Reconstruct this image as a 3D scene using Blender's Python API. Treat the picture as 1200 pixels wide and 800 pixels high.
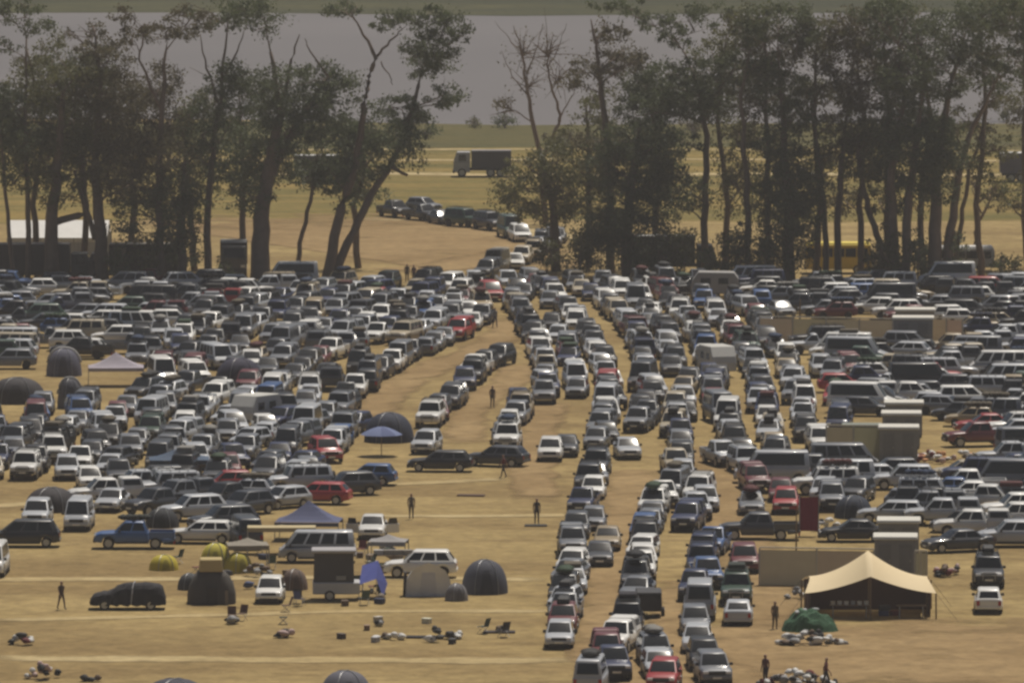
import bpy, bmesh, math, random
import numpy as np
from mathutils import Vector, Matrix

for o in list(bpy.data.objects):
    bpy.data.objects.remove(o)
SC = bpy.context.scene
COL = SC.collection
RND = random.Random(7)

# ------------------------------------------------------------------ camera
FPX, CAMH, PITCH = 9700.0, 57.3, math.atan(795 / 9700.0)
cd = bpy.data.cameras.new('camera')
cam = bpy.data.objects.new('camera', cd)
COL.objects.link(cam)
cam.location = (0, 0, CAMH)
cam.rotation_euler = (math.pi / 2 - PITCH, 0, 0)
cd.sensor_width = 36
cd.lens = 36 * FPX / 1200
cd.clip_start = 1
cd.clip_end = 20000
SC.camera = cam

# ------------------------------------------------------------------ light
SUN_EL, SUN_AZ = math.radians(67), math.radians(26)      # azimuth from +Y towards +X
w = bpy.data.worlds.new('World')
SC.world = w
w.use_nodes = True
nt = w.node_tree
nt.nodes.clear()
sky = nt.nodes.new('ShaderNodeTexSky')
sky.sky_type = 'NISHITA'
sky.sun_disc = False
sky.sun_elevation = SUN_EL
sky.sun_rotation = SUN_AZ
sky.dust_density = 3.0
bg = nt.nodes.new('ShaderNodeBackground')
bg.inputs['Strength'].default_value = 0.05
wo = nt.nodes.new('ShaderNodeOutputWorld')
nt.links.new(sky.outputs[0], bg.inputs['Color'])
nt.links.new(bg.outputs[0], wo.inputs['Surface'])
sd = bpy.data.lights.new('sun', 'SUN')
sd.energy = 5.0
sd.angle = math.radians(0.6)
sd.color = (1.0, 0.93, 0.82)
sun = bpy.data.objects.new('sun', sd)
COL.objects.link(sun)
sv = Vector((math.cos(SUN_EL) * math.sin(SUN_AZ), math.cos(SUN_EL) * math.cos(SUN_AZ), math.sin(SUN_EL)))
sun.rotation_euler = (-sv).to_track_quat('-Z', 'Y').to_euler()
sun.location = sv * 500
vs = SC.view_settings
vs.view_transform = 'Standard'
vs.look = 'None'
vs.gamma = 1
vs.exposure = -0.45
cy = SC.cycles
cy.max_bounces = 6
cy.diffuse_bounces = 2
cy.glossy_bounces = 2
cy.transmission_bounces = 3
cy.transparent_max_bounces = 6
cy.volume_bounces = 0
cy.use_denoising = True
cy.pixel_filter_type = 'BLACKMAN_HARRIS'
cy.filter_width = 2.7            # the soft long lens of the photograph
cy.caustics_reflective = False
cy.caustics_refractive = False

# ------------------------------------------------------------------ helpers
ST, CT = math.sin(PITCH), math.cos(PITCH)


def G(px, py, z=0.0):
    """pixel of the 1200x800 photograph -> point on the level z"""
    a, b = (px - 600) / FPX, (400 - py) / FPX
    d = Vector((a, CT + b * ST, -ST + b * CT))
    t = (z - CAMH) / d.z
    return Vector((d.x * t, d.y * t, z))


def SCL(py):
    """pixels per metre for something standing on the ground at row py"""
    g = G(600, py)
    return FPX / (g.y * CT + CAMH * ST)


MATS = {}


def mat(name, col, rough=0.7, metal=0.0, noise=0.0, nscale=2.0, coat=0.0, objcol=False, spec=0.5,
        trans=0.0, bump=0.0, bscale=6.0):
    if name in MATS:
        return MATS[name]
    m = bpy.data.materials.new(name)
    m.use_nodes = True
    t = m.node_tree
    b = t.nodes['Principled BSDF']
    b.inputs['Base Color'].default_value = (*col, 1)
    b.inputs['Roughness'].default_value = rough
    b.inputs['Metallic'].default_value = metal
    b.inputs['Specular IOR Level'].default_value = spec
    b.inputs['Coat Weight'].default_value = coat
    src = None
    if objcol:
        oi = t.nodes.new('ShaderNodeObjectInfo')
        src = oi.outputs['Color']
    tc = t.nodes.new('ShaderNodeTexCoord')
    if noise > 0:
        nz = t.nodes.new('ShaderNodeTexNoise')
        nz.inputs['Scale'].default_value = nscale
        nz.inputs['Detail'].default_value = 5
        t.links.new(tc.outputs['Object'], nz.inputs['Vector'])
        mr = t.nodes.new('ShaderNodeMapRange')
        mr.inputs['To Min'].default_value = 1 - noise
        mr.inputs['To Max'].default_value = 1 + noise
        t.links.new(nz.outputs['Fac'], mr.inputs['Value'])
        mx = t.nodes.new('ShaderNodeVectorMath')
        mx.operation = 'MULTIPLY'
        if src:
            t.links.new(src, mx.inputs[0])
        else:
            mx.inputs[0].default_value = col
        t.links.new(mr.outputs[0], mx.inputs[1])
        src = mx.outputs[0]
    if src:
        t.links.new(src, b.inputs['Base Color'])
    if bump > 0:
        nb = t.nodes.new('ShaderNodeTexNoise')
        nb.inputs['Scale'].default_value = bscale
        t.links.new(tc.outputs['Object'], nb.inputs['Vector'])
        bp = t.nodes.new('ShaderNodeBump')
        bp.inputs['Strength'].default_value = bump
        t.links.new(nb.outputs['Fac'], bp.inputs['Height'])
        t.links.new(bp.outputs[0], b.inputs['Normal'])
    if trans > 0:
        tl = t.nodes.new('ShaderNodeBsdfTranslucent')
        tl.inputs['Color'].default_value = (*col, 1)
        if src:
            t.links.new(src, tl.inputs['Color'])
        mxs = t.nodes.new('ShaderNodeMixShader')
        mxs.inputs[0].default_value = trans
        t.links.new(b.outputs[0], mxs.inputs[1])
        t.links.new(tl.outputs[0], mxs.inputs[2])
        t.links.new(mxs.outputs[0], t.nodes['Material Output'].inputs['Surface'])
    MATS[name] = m
    return m


PAINT = mat('car_paint', (0.5, 0.5, 0.5), 0.38, 0.0, 0.10, 1.4, coat=0.25, objcol=True)
GLASS = mat('car_glass', (0.015, 0.018, 0.02), 0.13, 0.0, spec=0.6)
TYRE = mat('tyre_rubber', (0.02, 0.019, 0.018), 0.9)
RIM = mat('wheel_rim', (0.42, 0.42, 0.43), 0.4, 0.6)
DARKPL = mat('dark_plastic', (0.025, 0.025, 0.026), 0.65)
LAMP = mat('headlight_glass', (0.75, 0.76, 0.78), 0.15)
TAIL = mat('tail_light_glass', (0.35, 0.015, 0.012), 0.25)
PLATE = mat('number_plate', (0.75, 0.74, 0.68), 0.6)
CLOTH = mat('dyed_cloth', (0.5, 0.5, 0.5), 0.85, 0.0, 0.16, 2.5, objcol=True, trans=0.12, bump=0.15)
CANVAS = mat('tent_cloth', (0.5, 0.5, 0.5), 0.8, 0.0, 0.10, 1.2, objcol=True, trans=0.15, bump=0.2, bscale=3)
STEEL = mat('dull_steel', (0.35, 0.35, 0.35), 0.5, 0.6)
WOODP = mat('wooden_pole', (0.2, 0.14, 0.08), 0.85, 0, 0.2, 4)
PANEL = mat('cabin_panel', (0.5, 0.5, 0.5), 0.7, 0, 0.12, 1.5, objcol=True)
PLAST = mat('bag_plastic', (0.5, 0.5, 0.5), 0.75, 0, 0.15, 3, objcol=True, bump=0.3, bscale=9)


def mesh(name, v, f, m=None, smooth=False):
    me = bpy.data.meshes.new(name)
    me.from_pydata([tuple(p) for p in v], [], f)
    if m is not None:
        me.materials.append(m)
    if smooth:
        me.polygons.foreach_set('use_smooth', [True] * len(me.polygons))
    me.update()
    return me


def ob(name, me, parent=None, loc=None, rz=0.0, color=None, mw=None):
    o = bpy.data.objects.new(name, me)
    COL.objects.link(o)
    if parent is not None:
        o.parent = parent
    if mw is not None:
        o.matrix_local = mw
    else:
        if loc is not None:
            o.location = loc
        if rz:
            o.rotation_euler = (0, 0, rz)
    if color is not None:
        o.color = (*color, 1)
    return o


def tag(o, label=None, cat=None, group=None, kind=None):
    if label:
        o['label'] = label
    if cat:
        o['category'] = cat
    if group:
        o['group'] = group
    if kind:
        o['kind'] = kind
    return o


def thing(name, label, cat, loc, rz=0.0, group=None):
    return tag(ob(name, None, None, loc, rz), label, cat, group)


class MB:
    """collects shapes into one mesh"""

    def __init__(s):
        s.v, s.f = [], []

    def add(s, v, f):
        n = len(s.v)
        s.v += [Vector(p) for p in v]
        s.f += [[i + n for i in q] for q in f]
        return s

    def box(s, x0, x1, y0, y1, z0, z1, tx=1.0, ty=1.0):
        cx, cy_ = (x0 + x1) / 2, (y0 + y1) / 2
        v = [(x0, y0, z0), (x1, y0, z0), (x1, y1, z0), (x0, y1, z0)]
        v += [(cx + (p[0] - cx) * tx, cy_ + (p[1] - cy_) * ty, z1) for p in v]
        return s.add(v, [[3, 2, 1, 0], [4, 5, 6, 7], [0, 1, 5, 4], [1, 2, 6, 5], [2, 3, 7, 6], [3, 0, 4, 7]])

    def tube(s, pts, rad, n=8, cap=True):
        pts = [Vector(p) for p in pts]
        if not hasattr(rad, '__len__'):
            rad = [rad] * len(pts)
        v, f = [], []
        for i, p in enumerate(pts):
            d = (pts[min(i + 1, len(pts) - 1)] - pts[max(i - 1, 0)]).normalized()
            a = d.orthogonal() if abs(d.z) > 0.95 else d.cross(Vector((0, 0, 1)))
            a.normalize()
            b = d.cross(a)
            for k in range(n):
                t = 2 * math.pi * k / n
                v.append(p + (a * math.cos(t) + b * math.sin(t)) * rad[i])
        for i in range(len(pts) - 1):
            for k in range(n):
                k2 = (k + 1) % n
                f.append([i * n + k, i * n + k2, (i + 1) * n + k2, (i + 1) * n + k])
        if cap:
            f.append(list(range(n))[::-1])
            f.append([(len(pts) - 1) * n + k for k in range(n)])
        return s.add(v, f)

    def cyl_y(s, x, z, y0, y1, r, n=16):
        return s.tube([(x, y0, z), (x, y1, z)], r, n)

    def blob(s, c, r, seed, n=8, m=5):
        rr = random.Random(seed)
        v, f = [(c[0], c[1], c[2] - r[2])], []
        for j in range(1, m):
            ph = -math.pi / 2 + math.pi * j / m
            for k in range(n):
                t = 2 * math.pi * k / n
                q = 1 + rr.uniform(-.38, .32)
                v.append((c[0] + r[0] * q * math.cos(ph) * math.cos(t), c[1] + r[1] * q * math.cos(ph) * math.sin(t), c[2] + r[2] * math.sin(ph) * (1 + rr.uniform(-.15, .1))))
        v.append((c[0], c[1], c[2] + r[2]))
        for k in range(n):
            f.append([0, 1 + (k + 1) % n, 1 + k])
            for j in range(m - 2):
                a, b = 1 + j * n, 1 + (j + 1) * n
                f.append([a + k, a + (k + 1) % n, b + (k + 1) % n, b + k])
            f.append([1 + (m - 2) * n + k, 1 + (m - 2) * n + (k + 1) % n, len(v) - 1])
        return s.add(v, f)

    def mesh(s, name, m, smooth=False, bevel=0.0):
        me = mesh(name, s.v, s.f, m, smooth)
        if bevel:
            bm = bmesh.new()
            bm.from_mesh(me)
            bmesh.ops.recalc_face_normals(bm, faces=bm.faces)
            es = [e for e in bm.edges if len(e.link_faces) == 2 and e.calc_face_angle(0) > 0.35]
            bmesh.ops.bevel(bm, geom=es, offset=bevel, segments=1, affect='EDGES', profile=0.5)
            bm.to_mesh(me)
            bm.free()
        return me


# ------------------------------------------------------------------ ground and water
def ground_material(name, c1, c2, c3, bands, streak=0.35):
    m = bpy.data.materials.new(name)
    m.use_nodes = True
    t = m.node_tree
    b = t.nodes['Principled BSDF']
    b.inputs['Roughness'].default_value = 0.95
    b.inputs['Specular IOR Level'].default_value = 0.1
    tc = t.nodes.new('ShaderNodeTexCoord')

    def noise(scale, sx=1, sy=1, det=6, rough=0.6):
        mp = t.nodes.new('ShaderNodeMapping')
        mp.inputs['Scale'].default_value = (sx, sy, 1)
        t.links.new(tc.outputs['Object'], mp.inputs['Vector'])
        n = t.nodes.new('ShaderNodeTexNoise')
        n.inputs['Scale'].default_value = scale
        n.inputs['Detail'].default_value = det
        n.inputs['Roughness'].default_value = rough
        t.links.new(mp.outputs[0], n.inputs['Vector'])
        return n.outputs['Fac']

    def ramp(fac, lo, hi):
        r = t.nodes.new('ShaderNodeMapRange')
        r.inputs['From Min'].default_value = lo
        r.inputs['From Max'].default_value = hi
        t.links.new(fac, r.inputs['Value'])
        return r.outputs[0]

    def mix(f, a, bb, vector=False):
        x = t.nodes.new('ShaderNodeMix')
        x.data_type = 'RGBA'
        t.links.new(f, x.inputs[0])
        for inp, val in ((x.inputs[6], a), (x.inputs[7], bb)):
            if isinstance(val, tuple):
                inp.default_value = (*val, 1)
            else:
                t.links.new(val, inp)
        return x.outputs[2]
    c3b = tuple(q * .88 for q in c3)
    base = mix(ramp(noise(0.11, .6, 1), 0.38, 0.62), c1, c2)
    base = mix(ramp(noise(0.055, bands[0], bands[1], 5, 0.6), 0.46, 0.60), base, c3)
    base = mix(ramp(noise(0.30, .5, .7, 6, .7), 0.50, 0.68), base, c3b)
    fine = noise(1.3, 0.6, 0.5, 8, 0.8)
    mr = t.nodes.new('ShaderNodeMapRange')
    mr.inputs['From Min'].default_value = 0.25
    mr.inputs['From Max'].default_value = 0.75
    mr.inputs['To Min'].default_value = 1 - streak
    mr.inputs['To Max'].default_value = 1 + streak
    t.links.new(fine, mr.inputs['Value'])
    vm = t.nodes.new('ShaderNodeVectorMath')
    vm.operation = 'MULTIPLY'
    t.links.new(base, vm.inputs[0])
    t.links.new(mr.outputs[0], vm.inputs[1])
    t.links.new(vm.outputs[0], b.inputs['Base Color'])
    bp = t.nodes.new('ShaderNodeBump')
    bp.inputs['Strength'].default_value = 0.6
    bp.inputs['Distance'].default_value = 0.3
    t.links.new(noise(0.5, 1, 0.4), bp.inputs['Height'])
    t.links.new(bp.outputs[0], b.inputs['Normal'])
    return m


M_GROUND = ground_material('dry_field', (0.35, 0.258, 0.115), (0.29, 0.212, 0.092), (0.235, 0.165, 0.072), (0.4, 1.1), 0.42)
M_TRACK = ground_material('worn_track', (0.50, 0.40, 0.22), (0.46, 0.36, 0.19), (0.42, 0.32, 0.16), (0.5, 2.0))
M_LANE = ground_material('sandy_lane', (0.36, 0.252, 0.125), (0.315, 0.215, 0.105), (0.28, 0.19, 0.09), (1.0, 1.0))
M_MEADOW = ground_material('far_meadow_grass', (0.19, 0.15, 0.05), (0.13, 0.112, 0.036), (0.25, 0.18, 0.06), (0.2, 2.2))
M_MARSH = ground_material('marsh_grass', (0.10, 0.09, 0.036), (0.07, 0.07, 0.03), (0.13, 0.11, 0.042), (0.25, 2))
M_SHORE = ground_material('far_shore_scrub', (0.055, 0.056, 0.025), (0.08, 0.078, 0.032), (0.04, 0.044, 0.022), (0.15, 0.6))


def worn_edges(m, cover=1.0):
    """bare earth gives way to straw raggedly at the sides and ends of a track"""
    t = m.node_tree
    b = t.nodes['Principled BSDF']
    uv = t.nodes.new('ShaderNodeUVMap')
    uv.uv_map = 'across'
    sp = t.nodes.new('ShaderNodeSeparateXYZ')
    t.links.new(uv.outputs[0], sp.inputs[0])

    def M(op, a, bb):
        n = t.nodes.new('ShaderNodeMath')
        n.operation = op
        for i, x in enumerate((a, bb)):
            if isinstance(x, (int, float)):
                n.inputs[i].default_value = x
            else:
                t.links.new(x, n.inputs[i])
        return n.outputs[0]
    ex = M('MULTIPLY', M('MULTIPLY', sp.outputs[0], M('SUBTRACT', 1.0, sp.outputs[0])), 4.0)
    ey = M('MINIMUM', M('MULTIPLY', M('MULTIPLY', sp.outputs[1], M('SUBTRACT', 1.0, sp.outputs[1])), 14.0), 1.0)
    tc = t.nodes.new('ShaderNodeTexCoord')
    nz = t.nodes.new('ShaderNodeTexNoise')
    nz.inputs['Scale'].default_value = .22
    nz.inputs['Detail'].default_value = 6
    t.links.new(tc.outputs['Object'], nz.inputs['Vector'])
    k = M('ADD', M('MULTIPLY', ex, ey), M('MULTIPLY', M('SUBTRACT', nz.outputs['Fac'], .5), 2.2))
    r = t.nodes.new('ShaderNodeMapRange')
    r.inputs['From Min'].default_value = .05
    r.inputs['From Max'].default_value = .75
    r.inputs['To Max'].default_value = cover
    t.links.new(k, r.inputs['Value'])
    tr = t.nodes.new('ShaderNodeBsdfTransparent')
    mx = t.nodes.new('ShaderNodeMixShader')
    t.links.new(r.outputs[0], mx.inputs[0])
    t.links.new(tr.outputs[0], mx.inputs[1])
    t.links.new(b.outputs[0], mx.inputs[2])
    t.links.new(mx.outputs[0], t.nodes['Material Output'].inputs['Surface'])


worn_edges(M_TRACK, .95)
worn_edges(M_LANE, .9)


def sheet(name, pts, z, m, label=None):
    me = mesh(name, [(p[0], p[1], z) for p in pts], [list(range(len(pts)))], m)
    o = ob(name, me)
    n = me.polygons[0].normal.z
    if n < 0:
        me.flip_normals()
    return tag(o, label, None, None, 'structure')


def band(name, y0, y1, z, m, wob=0.0, seed=1, x0=-900, x1=900, label=None):
    """a strip between two picture rows that runs right across, with a wavering edge"""
    r = random.Random(seed)
    ya, yb = G(600, y0).y, G(600, y1).y
    n = 60
    lo, hi = [], []
    a1, a2 = r.uniform(0, 6), r.uniform(0, 6)
    for i in range(n + 1):
        x = x0 + (x1 - x0) * i / n
        k = wob * (math.sin(x / 37 + a1) + .6 * math.sin(x / 13 + a2) + .4 * r.uniform(-1, 1))
        k2 = wob * (math.sin(x / 31 + a2) + .6 * math.sin(x / 17 + a1) + .4 * r.uniform(-1, 1))
        lo.append((x, min(ya, yb) + k))
        hi.append((x, max(ya, yb) + k2))
    v = [(p[0], p[1], z) for p in lo + hi]
    f = [[i, i + 1, n + 2 + i, n + 1 + i] for i in range(n)]
    return tag(ob(name, mesh(name, v, f, m)), label, None, None, 'structure')


sheet('ground', [(-1500, -100), (1500, -100), (1500, 4000), (-1500, 4000)], 0.0, M_GROUND)
band('far_meadow', 262, 165, 0.004, M_MEADOW, 6, 3)
band('marsh', 176, 141, 0.008, M_MARSH, 5, 4)
M_WATER = mat('lake_water', (0.165, 0.145, 0.138), 0.35, 0.0, 0.22, 0.012, spec=0.35, bump=0.25, bscale=0.6)
band('lake', 143, 15, 0.012, M_WATER, 5, 5, -1200, 1200)
band('far_shore', 16, -60, 0.02, M_SHORE, 8, 6, -1400, 1400)


def ribbon(name, path, width, z, m, seed=0, jag=0.12):
    """ground strip along a polyline of photograph pixels, width in metres"""
    r = random.Random(seed)
    p = [G(*q) for q in path]
    q = []
    for i in range(len(p) - 1):
        n = max(2, int((p[i + 1] - p[i]).length / 4))
        for k in range(n):
            q.append(p[i].lerp(p[i + 1], k / n))
    q.append(p[-1])
    v, f = [], []
    for i, c in enumerate(q):
        d = q[min(i + 1, len(q) - 1)] - q[max(i - 1, 0)]
        nrm = Vector((-d.y, d.x, 0)).normalized()
        a, b_ = width / 2 * (1 + r.uniform(-jag, jag)), width / 2 * (1 + r.uniform(-jag, jag))
        v += [c + nrm * a + Vector((0, 0, z)), c - nrm * b_ + Vector((0, 0, z))]
    for i in range(len(q) - 1):
        f.append([2 * i, 2 * i + 1, 2 * i + 3, 2 * i + 2])
    me = mesh(name, v, f, m)
    uv = me.uv_layers.new(name='across')
    for lp in me.loops:
        uv.data[lp.index].uv = (lp.vertex_index % 2, (lp.vertex_index // 2) / max(1, len(q) - 1))
    o = ob(name, me)
    return tag(o, kind='structure')


# worn tracks across the open field
for i, (pa, wd) in enumerate([
    ([(-30, 679), (180, 678), (420, 676), (640, 679)], 2.6),
    ([(-30, 727), (200, 722), (420, 716), (660, 716)], 2.0),
    ([(-30, 771), (300, 773), (690, 774)], 3.4),
    ([(420, 604), (560, 605), (680, 603)], 2.2),
    ([(380, 566), (470, 567), (600, 561)], 2.6),
    ([(-40, 596), (60, 588), (180, 584), (330, 576), (470, 560)], 2.5),
    ([(250, 205), (420, 203), (640, 206), (900, 204), (1240, 206)], 6.0),
    ([(150, 186), (500, 188), (800, 187), (1240, 189)], 4.5),
    ([(300, 176), (700, 175), (1240, 177)], 3.0),
    ([(420, 254), (520, 262), (640, 276), (800, 283)], 8.0),
    ([(-30, 330), (140, 329), (260, 330)], 4.0),
]):
    ribbon('track', pa, wd, 0.024 + i * 0.002, M_TRACK, i)
# bare sandy driving lanes
for i, (pa, wd) in enumerate([
    ([(600, 372), (588, 395), (560, 412), (520, 425), (480, 445), (445, 470), (425, 505)], 4.2),
    ([(612, 425), (595, 450), (570, 462), (550, 485), (545, 520)], 3.6),
    ([(640, 470), (630, 500), (620, 545), (630, 590)], 4.0),
    ([(708, 795), (712, 720), (722, 650), (735, 590), (745, 545)], 4.5),
    ([(742, 830), (748, 770)], 2.0),
    ([(800, 830), (785, 740), (795, 680)], 3.0),
    ([(880, 830), (880, 760), (905, 700), (860, 620), (850, 560), (815, 520)], 5.5),
    ([(460, 318), (540, 312), (600, 300), (640, 292)], 9.0),
]):
    ribbon('dirt_lane', pa, wd, 0.052 + i * 0.002, M_LANE, 50 + i)
ribbon('sandy_yard', [(840, 772), (1000, 768), (1260, 772)], 40, 0.072, M_LANE, 91, .05)
ribbon('bare_field', [(330, 290), (420, 287), (520, 285), (640, 284)], 95, 0.05, M_LANE, 90, 0.06)

# ------------------------------------------------------------------ vehicles
def quad_on(c, u0, u1, v0, v1, off):
    """a thin pane on the planar quad c (bottom-left, bottom-right, top-right, top-left)"""
    c = [Vector(p) for p in c]

    def at(u, v):
        return c[0].lerp(c[1], u).lerp(c[3].lerp(c[2], u), v)
    n = (c[1] - c[0]).cross(c[3] - c[0]).normalized()
    o = [at(u0, v0), at(u1, v0), at(u1, v1), at(u0, v1)]
    v = [p + n * off for p in o] + [p - n * 0.02 for p in o]
    return v, [[0, 1, 2, 3], [7, 6, 5, 4], [0, 4, 5, 1], [1, 5, 6, 2], [2, 6, 7, 3], [3, 7, 4, 0]]


def interp(prof, x):
    for (xa, za), (xb, zb) in zip(prof, prof[1:]):
        if xa <= x <= xb or xb <= x <= xa:
            return za + (zb - za) * ((x - xa) / (xb - xa) if xb != xa else 0)
    return prof[-1][1]


def lower_body(mb, L, W, prof, zb, wheels, R):
    """shell with real wheel arches; prof = top line from tail (-L/2) to nose (+L/2)"""
    xs = {-L / 2, -L / 2 + .06, -L / 2 + .2, L / 2 - .2, L / 2 - .06, L / 2}
    for x, z in prof:
        xs.add(round(x, 3))
    RA = R * 1.18
    for wx in wheels:
        for k in (-1.001, -1, -.86, -.5, 0, .5, .86, 1, 1.001):
            xs.add(round(wx + k * RA, 4))
    xs = sorted(x for x in xs if -L / 2 <= x <= L / 2)
    v, f = [], []
    for x in xs:
        e = abs(x) / (L / 2)
        hw = W / 2 * (1 - .10 * e ** 7)
        zt = interp(prof, x)
        b = zb + .12 * e ** 8
        for wx in wheels:
            q = RA * RA - (x - wx) ** 2
            if q > 0:
                b = max(b, R + math.sqrt(q))
        b = min(b, zt - .14)
        zm = max(b + .04, min(b + (zt - b) * .55, zt - .12))
        sec = [(.90 * hw, b), (hw * .975, b + .03), (hw, zm), (hw * .965, zt - .09), (hw * .86, zt - .015), (hw * .45, zt + .015)]
        for y, z in sec:
            v.append((x, y, z))
        for y, z in reversed(sec):
            v.append((x, -y, z))
    n = 12
    for i in range(len(xs) - 1):
        for k in range(n):
            k2 = (k + 1) % n
            f.append([i * n + k, i * n + k2, (i + 1) * n + k2, (i + 1) * n + k])
    f.append(list(range(n)))
    f.append([(len(xs) - 1) * n + k for k in range(n)][::-1])
    mb.add(v, f)


def cabin(mb, x0, x1, x2, x3, wb, wt, zb, zr):
    """greenhouse: x0 screen base, x1 roof front, x2 roof rear, x3 rear base"""
    r0 = [(x0, wb, zb), (x3, wb, zb), (x3, -wb, zb), (x0, -wb, zb)]
    e = zr - .06
    r1 = [(x1, wt, e), (x2, wt, e), (x2, -wt, e), (x1, -wt, e)]
    r2 = [(x1 - .13, wt - .12, zr), (x2 + .1, wt - .12, zr), (x2 + .1, -wt + .12, zr), (x1 - .13, -wt + .12, zr)]
    v = r0 + r1 + r2
    f = []
    for a in (0, 4):
        for k in range(4):
            f.append([a + k, a + (k + 1) % 4, a + 4 + (k + 1) % 4, a + 4 + k])
    f.append([8, 9, 10, 11])
    mb.add(v, f)
    return dict(front=[r0[3], r0[0], r1[0], r1[3]], rear=[r0[1], r0[2], r1[2], r1[1]],
                left=[r0[0], r0[1], r1[1], r1[0]], right=[r0[2], r0[3], r1[3], r1[2]])


def soft(me, ang=48):
    me.polygons.foreach_set('use_smooth', [True] * len(me.polygons))
    me.set_sharp_from_angle(angle=math.radians(ang))
    return me


def curved_pane(name, c, u0, u1, v0, v1, bulge):
    """a pane that bows out a little, as screens do"""
    c = [Vector(p) for p in c]
    n = (c[1] - c[0]).cross(c[3] - c[0]).normalized()
    v, f = [], []
    for i in range(8):
        for j in range(5):
            a, b = i / 7, j / 4
            u, w_ = u0 + (u1 - u0) * a, v0 + (v1 - v0) * b
            p = c[0].lerp(c[1], u).lerp(c[3].lerp(c[2], u), w_)
            v.append(p + n * (.010 + bulge * (1 - (2 * a - 1) ** 2) + .4 * bulge * (1 - (2 * b - 1) ** 2)))
    for i in range(7):
        for j in range(4):
            f.append([i * 5 + j, (i + 1) * 5 + j, (i + 1) * 5 + j + 1, i * 5 + j + 1])
    return mesh(name, v, f, GLASS, True)


WHEEL_CACHE = {}


def wheel_meshes(R, Wd=0.22):
    k = (R, Wd)
    if k not in WHEEL_CACHE:
        t = MB().cyl_y(0, 0, -Wd / 2, Wd / 2, R, 18).mesh('wheel', TYRE, bevel=.03)
        rm = MB()
        rm.cyl_y(0, 0, Wd / 2 - .03, Wd / 2 + .012, R * .64, 14)
        rm.cyl_y(0, 0, -Wd / 2 - .012, -Wd / 2 + .03, R * .64, 14)
        WHEEL_CACHE[k] = (t, rm.mesh('rim', RIM))
    return WHEEL_CACHE[k]


def fix_normals(me):
    bm = bmesh.new()
    bm.from_mesh(me)
    bmesh.ops.recalc_face_normals(bm, faces=bm.faces)
    bm.to_mesh(me)
    bm.free()
    return me


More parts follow.
